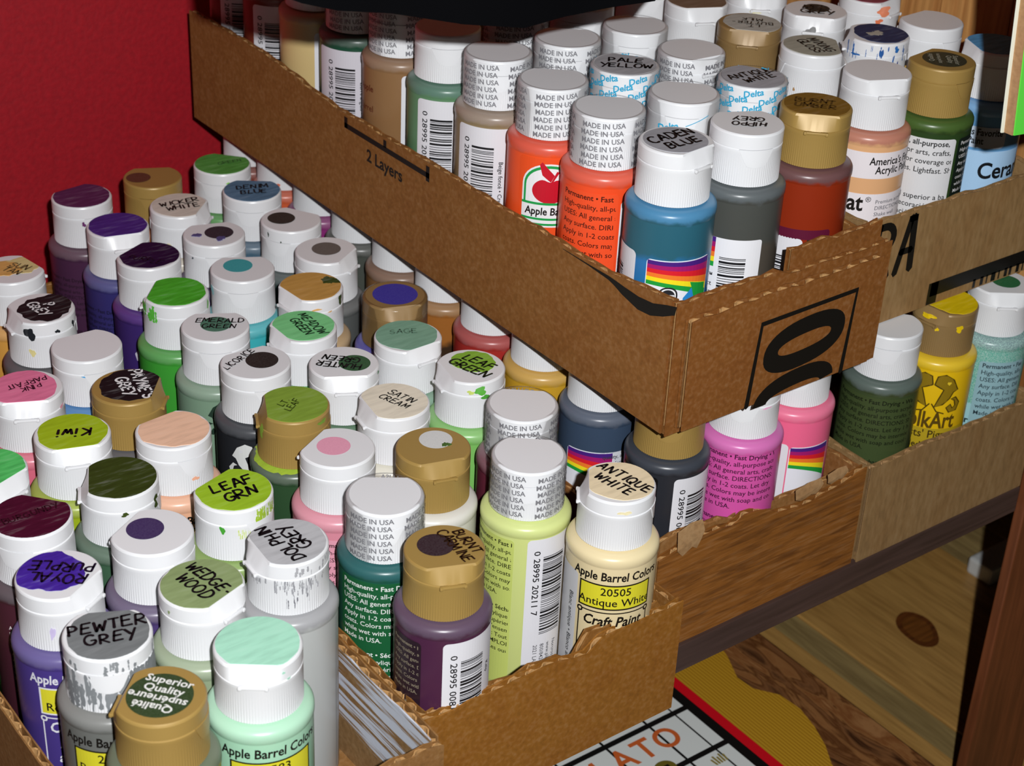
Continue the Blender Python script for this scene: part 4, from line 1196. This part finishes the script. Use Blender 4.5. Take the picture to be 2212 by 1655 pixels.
P(361, 660, 0, 'w', 174, '4d6a7e', [('sw', '5a7e9c', 0.97, 0, 0, 0.03), ('hw', 'DENIM\nBLUE', 8, 0.0040, '1a2028', 0.02, 0.04)], [], 'slate blue bottle with DENIM BLUE written on its blue lid', GBB)
P(324, 628, 0, 'w', -170, '4c3c64', [('dot', '2c2430', 0.47, 0.16, 0.05), ('sp', '2c3a48', -45, 0.0900, 0.5, 0.5), ('sw', '5a5488', 0.13, -0.55, -0.12, 0.4), ('sw', '5a5488', 0.14, 0.2, -0.42, 0.4)], [], 'purple bottle with black dot and blue smears on white lid', GBB)
P(360, 623, 0, 'w', 150, '3c4c4a', [('dot', '2c2622', 0.46, -0.32, 0.10), ('sp', '24382c', -48, 0.0940, 0.5, 1.0), ('sp', '24382c', -20, 0.0918, 0.4, 0.4)], [], 'dark grey green bottle with clean black dot set off-centre on lid', GBB)
P(318, 592, 0, 'w', 180, '3fb2ba', [('dot', '38a0a6', 0.46, -0.14, 0.16), ('sp', '9adce0', -72, 0.0895, 1.6, 2.0)], [], 'turquoise bottle with turquoise dot on white lid', GBB)
P(357, 588, 0, 'w', 62, '585b5a', [('dot', '665f5a', 0.47, 0.0, 0.10)], [(20, d_para('d8d8d4', EN, 0.050, 0.0024, 0.0029))], 'grey bottle with taupe grey dot on white lid', GBB)
P(333.5, 562, 0, 'w', -55, 'bd9c6c', [('sw', 'c4964e', 0.95, 0, 0.04, 0.03), ('sw', '3c4a1e', 0.26, 0.62, 0.40, 0.4), ('sp', '3c4a1e', 62, 0.0945, 1.5, 2.2), ('sp', 'dca860', 10, 0.0930, 1.8, 0.5), ('sp', 'e4b478', 35, 0.0910, 1.2, 0.3)], [], 'tan bottle with mustard lid crossed by a dark green sticker scrap', GBB)
P(359, 537, 0, 'b', 15, '3c379c', [('dot', '35309c', 0.70, 0, 0.06), ('band', None, 0)], [], 'bronze capped bottle with large royal blue disc on lid', GBB)
P(313, 534, 0, 'w', -60, '7fc48c', [('sw', '7fd28c', 0.93, 0.02, 0.06, 0.03), ('hw', 'MEADOW\nGREEN', -62, 0.0036, '20402a', 0.12, 0.05)], [], 'light green bottle with MEADOW GREEN written on lid', GBB)
P(344, 505, 0, 'w', 36, '7aa088', [('sw', '7da890', 0.92, -0.06, 0.06, 0.05), ('hw', 'SAGE', 8, 0.0034, '5a7c68', -0.15, 0.25)], [], 'dusty green bottle with faint SAGE written on lid', GBB)
P(311, 500, 0, 'w', 4, '3c6c48', [('dot', '2c5834', 0.46, 0.30, 0.0), ('hw', 'HUNTER\nGREEN', 168, 0.0036, '1a1c1c', -0.1, 0.05), ('sp', '3a8a4a', 75, 0.0950, 0.8, 0.8)], [], 'forest green bottle with inverted writing around a dark green dot', GBB)
P(351, 472, 0, 'w', -65, '7cbc60', [('sw', '86b43c', 0.62, 0.08, 0.26, 0.10), ('hw', 'LEAF\nGREEN', -38, 0.0045, '1c2416', 0.1, 0.05), ('sp', '5cb040', 18, 0.0935, 2.6, 1.6), ('sp', '4ca038', 28, 0.0905, 1.6, 1.2), ('sp', 'c8d870', 2, 0.0930, 1.4, 0.8)], [], 'apple green bottle with LEAF GREEN on a half-painted lid', GBB)
P(311.5, 466, 0, 'w', -66, 'dcd8c8', [('sw', 'e8e0cc', 0.95, 0, 0, 0.03), ('hw', 'SATIN\nCREAM', -38, 0.0032, '2a2826', 0.12, 0.10)], [], 'ivory bottle with small SATIN CREAM writing on cream lid', GBB)
P(306, 432, 0, 'g', 20, 'd9d6cc', [('dot', 'd4d6d4', 0.45, 0.06, 0.34), ('sw', '4a6a30', 0.10, 0.34, 0.10, 0.5)], [], 'white bottle with gold cap and chipped white dot', GBB)
P(351, 438.5, 0, 'w', 180, '6c2a3c', [('band', 'made', 40)], [], 'dark red bottle in printed film behind the lime bottle', GBB)
P(332, 409.5, 0, 'w', 180, 'd0da88', [('band', 'made', 5)], [(-50, d_para('2a2e14', EN, 0.0700, 0.0027, 0.0032, 'c0cc6c', 0.022)), (47, d_barcode('0 28995 20211 7', '', 8, 0.0708) + [('lettering', Flat().text('2021 LABEL', 0.0023, -0.0080, 0.0230, -90, 'l').text('800/842-4197 • 06/05', 0.0023, -0.0052, 0.0230, -90, 'l').text('www.plaidonline.com', 0.0023, -0.0024, 0.0230, -90, 'l').text('Norcross, GA', 0.0023, 0.0004, 0.0230, -90, 'l'), '4a4a4e', RT)])], 'pale lime bottle in printed film with large side barcode', GBB, shoulder='ccd68c')
P(347, 378, 0, 'w', -86, 'e4d2a6', [('sw', 'ead8b4', 0.90, 0.05, 0.05, 0.04), ('hw', 'ANTIQUE\nWHITE', -36, 0.0043, '1a181a', 0.04, 0.06), ('sp', 'ece0b4', 15, 0.0930, 2.2, 0.8)], [(10, d_craft('20505', 'Antique White')), (-62, d_strip('c8c8cc') + [('lettering', Flat().text('Blanc antique • Blanco antiguo', 0.0030, 0.0022, 0.0560, -90, 'l', 0.004), '2a2a2e', RT)])], 'cream bottle with ANTIQUE WHITE lid and yellow 20505 label', GBB, fill='e4d2a6', shoulder='e0cfa4')
# tray C
P(402.5, 412, 0, 'g', 180, '2a2c32', [], [(56, d_barcode('0 28995 00479', '', 9, 0.0700)), (-32, d_para('dcdcdc', EN, 0.070, 0.0028, 0.0034, '0c0c0e', 0.020, -0.003))], 'black bottle with gold cap under the corner of the long brown tray', GC_, shoulder='3c4048')
P(437, 407, 0, 'w', 178, 'd858a8', [('sp', 'f048b0', -5, 0.0900, 1.2, 1.8), ('sp', 'f4a8d0', 40, 0.0905, 2.2, 0.3)], [(-2, d_para('3c1430', EN, 0.0725, 0.0030, 0.0033, None, 0.036))], 'magenta pink bottle covered in black paragraphs of print', GC_, shoulder='d070b0')
P(472, 413, 0, 'w', 180, 'f06890', [], [(-34, d_barcode('0 17158 20882', '', 12, 0.0610)), (37, d_rainbow(0.019, 0.0600, True, False))], 'hot pink bottle with barcode and rainbow striped label', GC_)
P(402.5, 453, 0, 'w', 180, '3a4a60', [], [(-10, d_rainbow(0.020, 0.060, True, False)), (35, d_para('3a3a40', ES, 0.060, 0.0024, 0.0030, 'd0d2d8', 0.018))], 'dark blue bottle with white printed label under the long tray edge', GC_)
P(402.5, 491, 0, 'w', 180, 'cb9c2c', [], [(30, d_rainbow(0.024, 0.0580, True, False))], 'mustard yellow bottle with rainbow label under the long tray', GC_)
P(402.5, 527, 0, 'w', 180, 'a8302a', [], [], 'red bottle with hidden cap under the long brown tray', GC_)
P(402.5, 562, 0, 'w', 180, 'a0642c', [], [], 'caramel brown bottle with dark streaks under the long tray', GC_, fill='3c2a1c', fill_h=0.058, shoulder='a07c58')
P(402.5, 597, 0, 'w', 180, '8a6440', [], [], 'dusty brown bottle beneath the long brown tray edge', GC_, shoulder='8a7060')
P(402.5, 632, 0, 'w', 180, '4b4f49', [], [], 'dark grey bottle beneath the long brown tray edge', GC_)
P(402.5, 667, 0, 'w', 180, '8c2f74', [], [], 'bright plum purple bottle beneath the long brown tray edge', GC_)
P(402.5, 702, 0, 'w', 180, 'd2603a', [('sp', 'e87850', -20, 0.0790, 2.4, 1.4)], [], 'coral orange bottle beneath the long brown tray edge', GC_)
P(402.5, 736, 0, 'w', 180, '8a4638', [], [], 'red-brown bottle beneath the long tray close to the wall', GC_)
# tray D
P(519, 408, 0, 'w', 180, '3c4a2c', [('sw', 'e4d890', 0.16, -0.75, 0.2, 0.3)], [(-4, d_para('141a0e', EN + EN[:4], 0.070, 0.0029, 0.0032, '3e4c2a', 0.038))], 'dark olive bottle with black print standing beside the yellow bottle', GD, shoulder='5a6660')
P(555, 409, 0, 'b', -30, 'e8bc14', [('sw', 'e2c40c', 0.90, 0.16, 0.10, 0.10), ('sp', 'e8c410', -28, 0.0945, 3.0, 1.3), ('sp', 'e8c410', 32, 0.0905, 1.8, 1.4), ('sp', 'e8c410', -8, 0.0895, 0.8, 0.8), ('sp', 'e8c410', -60, 0.0800, 0.8, 0.8)], [(4, d_folk('8a7014', '4a3a08', True))], "yellow bottle with paint-smeared bronze cap and Artists' Pigment label", GD, shoulder='e0bc30')
P(589.5, 408, 0, 'w', 20, '5fae9c', [('dot', '1f6a3c', 0.46, 0.12, 0.12)], [(30, d_para('22323a', EN, 0.066, 0.0030, 0.0034, '8fb4bc', 0.022)), (-48, [('label', Flat().rect(-0.006, 0.012, 0.031, 0.044), '9ccad0', RL), ('lettering', Flat().text('glitter', 0.0046, 0.006, 0.0340, 0, 'c', 0.02), '14201c', RT)])], 'sparkling teal glitter bottle with green dot on white lid', GD, shoulder='7d9498', speck=0.3)
# upper long tray
P(400.5, 421.5, 1, 'w', 50, '2b5f70', [('sw', 'a2a2a8', 0.86, -0.03, 0.02, 0.01), ('hw', 'CADEN\nBLUE', 42, 0.0050, '100d12', -0.02, 0.06)], [(22, d_rainbow(0.026, 0.0575, True, True)), (-76, d_barcode('0 17158 20904', '', 21, 0.0585))], 'blue bottle with CADEN BLUE on lid and rainbow label', GU, fill='2a74b0', fill_h=0.057, shoulder='4a82a8')
P(435, 421.5, 1, 'w', -160, '4a4c48', [('hw', 'HIPPO\nGREY', 184, 0.0036, '2a2a2e', 0.05, 0.0)], [(4, d_rainbar('0 17158 20902 5', 22))], 'dark grey bottle with inverted HIPPO GREY writing and barcode label', GU, fill='524c44', fill_h=0.055, shoulder='5c6264')
P(469.5, 420.5, 1, 'g', 5, '8c2c12', [('sw', '7c5c22', 0.92, 0, 0.02, 0.02), ('hw', 'BURNT\nUMBER', 2, 0.0038, '4a3410', -0.05, 0.08)], [(0, [('label', Flat().rect(-0.0170, 0.0125, 0.0490, 0.0530, 0.0014), '5c1430', RL), ('label_block', Flat().rect(0.0034, 0.0105, 0.004, 0.0492), '14301c', RL)]), (-30, d_barcode('0 17158 20630 6', '', 23, 0.0492))], 'rust brown bottle with shiny gold flip cap and barcode', GU, shoulder='6a4a4a')
P(400.5, 459, 1, 'w', 180, 'f04e24', [('band', 'made', 35)], [(-20, d_para('40140a', EN, 0.0690, 0.0030, 0.0038, 'ee5026', 0.024)), (46, d_strip('dcdce0'))], 'orange bottle in printed film with black paragraph text', GU, shoulder='d8604c')
P(400.5, 492.5, 1, 'w', 180, 'f25626', [('band', 'made', 50)], [(4, d_apple())], 'orange bottle in printed film with red apple logo', GU, shoulder='d85c48')
P(400.5, 528, 1, 'w', 180, '8f7c5c', [('band', 'made', 10)], [(-12, d_barcode('0 28995 20582', 'Beige foncé • Crema', 24, 0.0705, 0.001))], 'beige bottle in printed film with barcode reading Beige foncé', GU, shoulder='98887a')
P(400.5, 562.5, 1, 'w', 180, '5f8a64', [], [(-2, d_barcode('0 28995 20552', 'Vert de camée • Verde', 25))], 'grey green bottle with plain white cap reading Vert de camée', GU, shoulder='5f8070')
P(400.5, 597, 1, 'w', 180, '8c6844', [('band', 'made', 0)], [(44, d_barcode('0 28995 20558', '', 26)), (-30, d_para('5a2414', ['Apple', 'Barrel', 'Colors'], 0.064, 0.0040, 0.009))], 'tan brown bottle in printed film with barcode on its side', GU)
P(400.5, 632, 1, 'w', 180, '1c4a36', [('band', 'made', 20)], [(-14, d_barcode('0 28995 20531', 'Lierre anglais • Yedra', 27, 0.0700, 0.004, 'd0ccd4'))], 'dark ivy green bottle in printed film reading Lierre anglais', GU)
P(400.5, 667, 1, 'w', 180, 'd0b67e', [], [(40, d_barcode('0 28995 20515', '', 28, 0.068))], 'sand yellow bottle with smeared shoulder and barcode', GU, shoulder='b8a080')
P(400.5, 701, 1, 'w', 180, '7a3424', [], [(-2, d_barcode('0 28995 20560', '', 29))], 'brick brown bottle with barcode label second from the red wall', GU)
P(400.5, 734, 1, 'w', 180, '6a2c20', [], [(0, d_barcode('0 28995 20561', '', 30))], 'dark brick brown bottle with barcode nearest the red wall', GU)
P(435, 456.2, 1, 'w', 180, 'c8ccd0', [('band', 'deltaone', -20)], [], 'white capped bottle in film with a single blue Delta mark', GU)
P(435, 491, 1, 'w', 170, 'd8d0a0', [('sw', 'a8a8ac', 0.9, 0, 0, 0.01), ('hw', 'PALE\nYELLOW', 4, 0.0043, '100d12', 0.0, 0.05), ('band', 'delta', 0)], [], 'blue Delta film wrapped bottle with PALE YELLOW written on lid', GU)
P(435, 527.3, 1, 'w', 180, 'c8c8c0', [('band', 'made', 25)], [], 'bottle in printed film with plain lid beside the grey green bottle', GU)
P(435, 562, 1, 'w', 180, '9aa0a0', [('band', 'made', 40)], [], 'bottle in crumpled printed film half in the black cloth shadow', GU)
P(469.5, 455, 1, 'w', 165, 'dcd8cc', [('sw', 'a6a6ac', 0.92, 0, 0, 0.01), ('hw', 'ANTIQUE\nWHITE', 42, 0.0040, '100d12', 0.02, 0.04), ('band', 'delta', 30)], [], 'blue Delta film wrapped bottle with ANTIQUE WHITE written on lid', GU)
P(469.5, 490.5, 1, 'w', 40, 'c0c0ba', [('band', 'made', 15)], [], 'bottle in printed film with plain lid behind the Delta wrapped ANTIQUE WHITE one', GU)
P(469.5, 525.5, 1, 'w', 180, 'cfcfcc', [('band', None, 0)], [], 'white capped bottle in clear unprinted film with plain lid', GU)
P(469.5, 560.5, 1, 'w', 180, 'cfcfcc', [('band', None, 0)], [], 'white capped bottle at the edge of the black cloth shadow', GU)
# upper right tray
P(518, 434.8, 1, 'w', 26, 'e0ac7c', [], [(4, d_coat('Ceramcoat', '', ''))], "peach banded bottle with blank white cap reading America's Favorite", GV, shoulder='b87c68')
P(551.3, 430.6, 1, 'g', -120, '2c4420', [('dot', '1f2a18', 0.66, 0.06, 0.02), ('txt', [('Superior', 0.0030, -80, 0.34, 0.0), ('Quality', 0.0030, -80, 0.14, 0.0), ('supérieure', 0.0026, 100, -0.06, 0.0), ('Qualité', 0.0030, 100, -0.28, 0.0)], '9a9a88')], [(-10, d_para('1c1c1c', ES, 0.0690, 0.0033, 0.0039, 'd8d8da', 0.030)), (64, d_para('e0e0e0', EN, 0.069, 0.0022, 0.0030, '14201a', 0.010))], 'dark green bottle with gold cap and white Spanish text panel', GV, shoulder='46602c')
P(586.2, 431.6, 1, 'w', -62, '6aa4d4', [('sw', '5a9ccc', 0.98, 0.04, 0.06, 0.04), ('sp', 'e0b020', -35, 0.0905, 1.0, 0.6)], [(-16, [('label', Flat().rect(-0.020, 0.016, 0.0572, 0.0665, 0.002), 'c4d4e6', RL), ('lettering', Flat().text("America's Favorite", 0.0042, -0.011, 0.0628, 0, 'l', 0.01, 0, 0.8).text('Acrylic Paint', 0.0042, -0.0105, 0.0590, 0, 'l', 0.01, 0, 0.8), '101418', RT)]), (34, [('label', Flat().rect(-0.014, 0.012, 0.004, 0.0560), 'a8ccec', RL), ('lettering', Flat().text('Ceramcoat', 0.0100, -0.008, 0.0440, 0, 'l', 0.02, 0, 0.9), '101418', RT)])], 'sky blue bottle with blue painted lid beside the green card', GV)
P(517, 469, 1, 'w', 100, 'a8b8a8', [('sw', 'a4a294', 0.93, 0, 0, 0.02), ('hw', 'MIXING\nGLOSS', -56, 0.0040, '14141a', 0.05, 0.0), ('sp', 'b08858', -25, 0.0820, 0.4, 0.9)], [], 'pale bottle with dirty white cap and MIXING GLOSS writing', GV)
P(551.5, 466.2, 1, 'w', -82, '28405c', [('sw', '12305c', 0.86, 0.10, 0.08, 0.06), ('sw', 'b0aca0', 0.22, -0.05, -0.02, 0.5), ('sp', '2a5a9c', 12, 0.0930, 0.8, 2.0), ('sp', '2a6ab0', -35, 0.0910, 2.0, 0.5), ('sp', '20287a', 45, 0.0850, 0.8, 4.5), ('sm', '2a62a8', -60, 60, 0.0890, 0.0958, 16, 0.5), ('sp', '20287a', 18, 0.0895, 0.9, 0.8), ('sp', '2a6ab0', 40, 0.0945, 1.0, 1.4)], [], 'bottle with navy blue painted lid and blue splashes on white cap', GV)
P(586, 466.8, 1, 'w', -125, 'b4b4b0', [], [], 'bottle with blank greyish white lid in front of the pine side', GV)
P(513.5, 503, 1, 'b', 0, '9c7c48', [('sw', 'b4b2aa', 0.90, 0.08, 0.0, 0.05), ('hw', 'LT.\nBUTTER-\nMILK', 184, 0.0031, '2a2622', 0.08, 0.0)], [], 'tan bottle with bronze cap and inverted BUTTERMILK writing on lid', GV)
P(551, 501.5, 1, 'w', 0, '8c8c8c', [('sw', '2a2826', 0.40, 0.02, 0.2, 0.05), ('hw', 'MED.\nGREY', 4, 0.0044, '14141a', 0.02, 0.0), ('sp', '8c8c8c', -4, 0.0918, 2.4, 1.6)], [], 'grey bottle with MED. GREY written over a dark oval on lid', GV)
P(589, 505, 1, 'w', 60, 'c06060', [('sw', '8c3c50', 0.92, 0, 0, 0.05), ('sp', 'e48864', 30, 0.0935, 3.4, 2.0), ('sp', 'e07850', 22, 0.0890, 1.6, 1.2)], [], 'bottle with magenta lid and orange smears on white cap', GV)
P(514, 537, 1, 'w', 20, 'b8a090', [('sw', '7c6452', 0.95, 0, 0, 0.03)], [], 'bottle with taupe brown lid at the back of the RA tray', GV)
P(550, 536.5, 1, 'w', 10, 'd8d4c0', [('sp', 'e8e0a8', 0, 0.0905, 2.0, 1.0)], [], 'cream bottle with plain white cap behind the BUTTERMILK bottle', GV)
P(516, 571.5, 1, 'w', 180, 'd8d8d4', [], [], 'white bottle with plain cap furthest back in the RA tray', GV)
for a, k in TABLE:
    bottle(*a, **k)
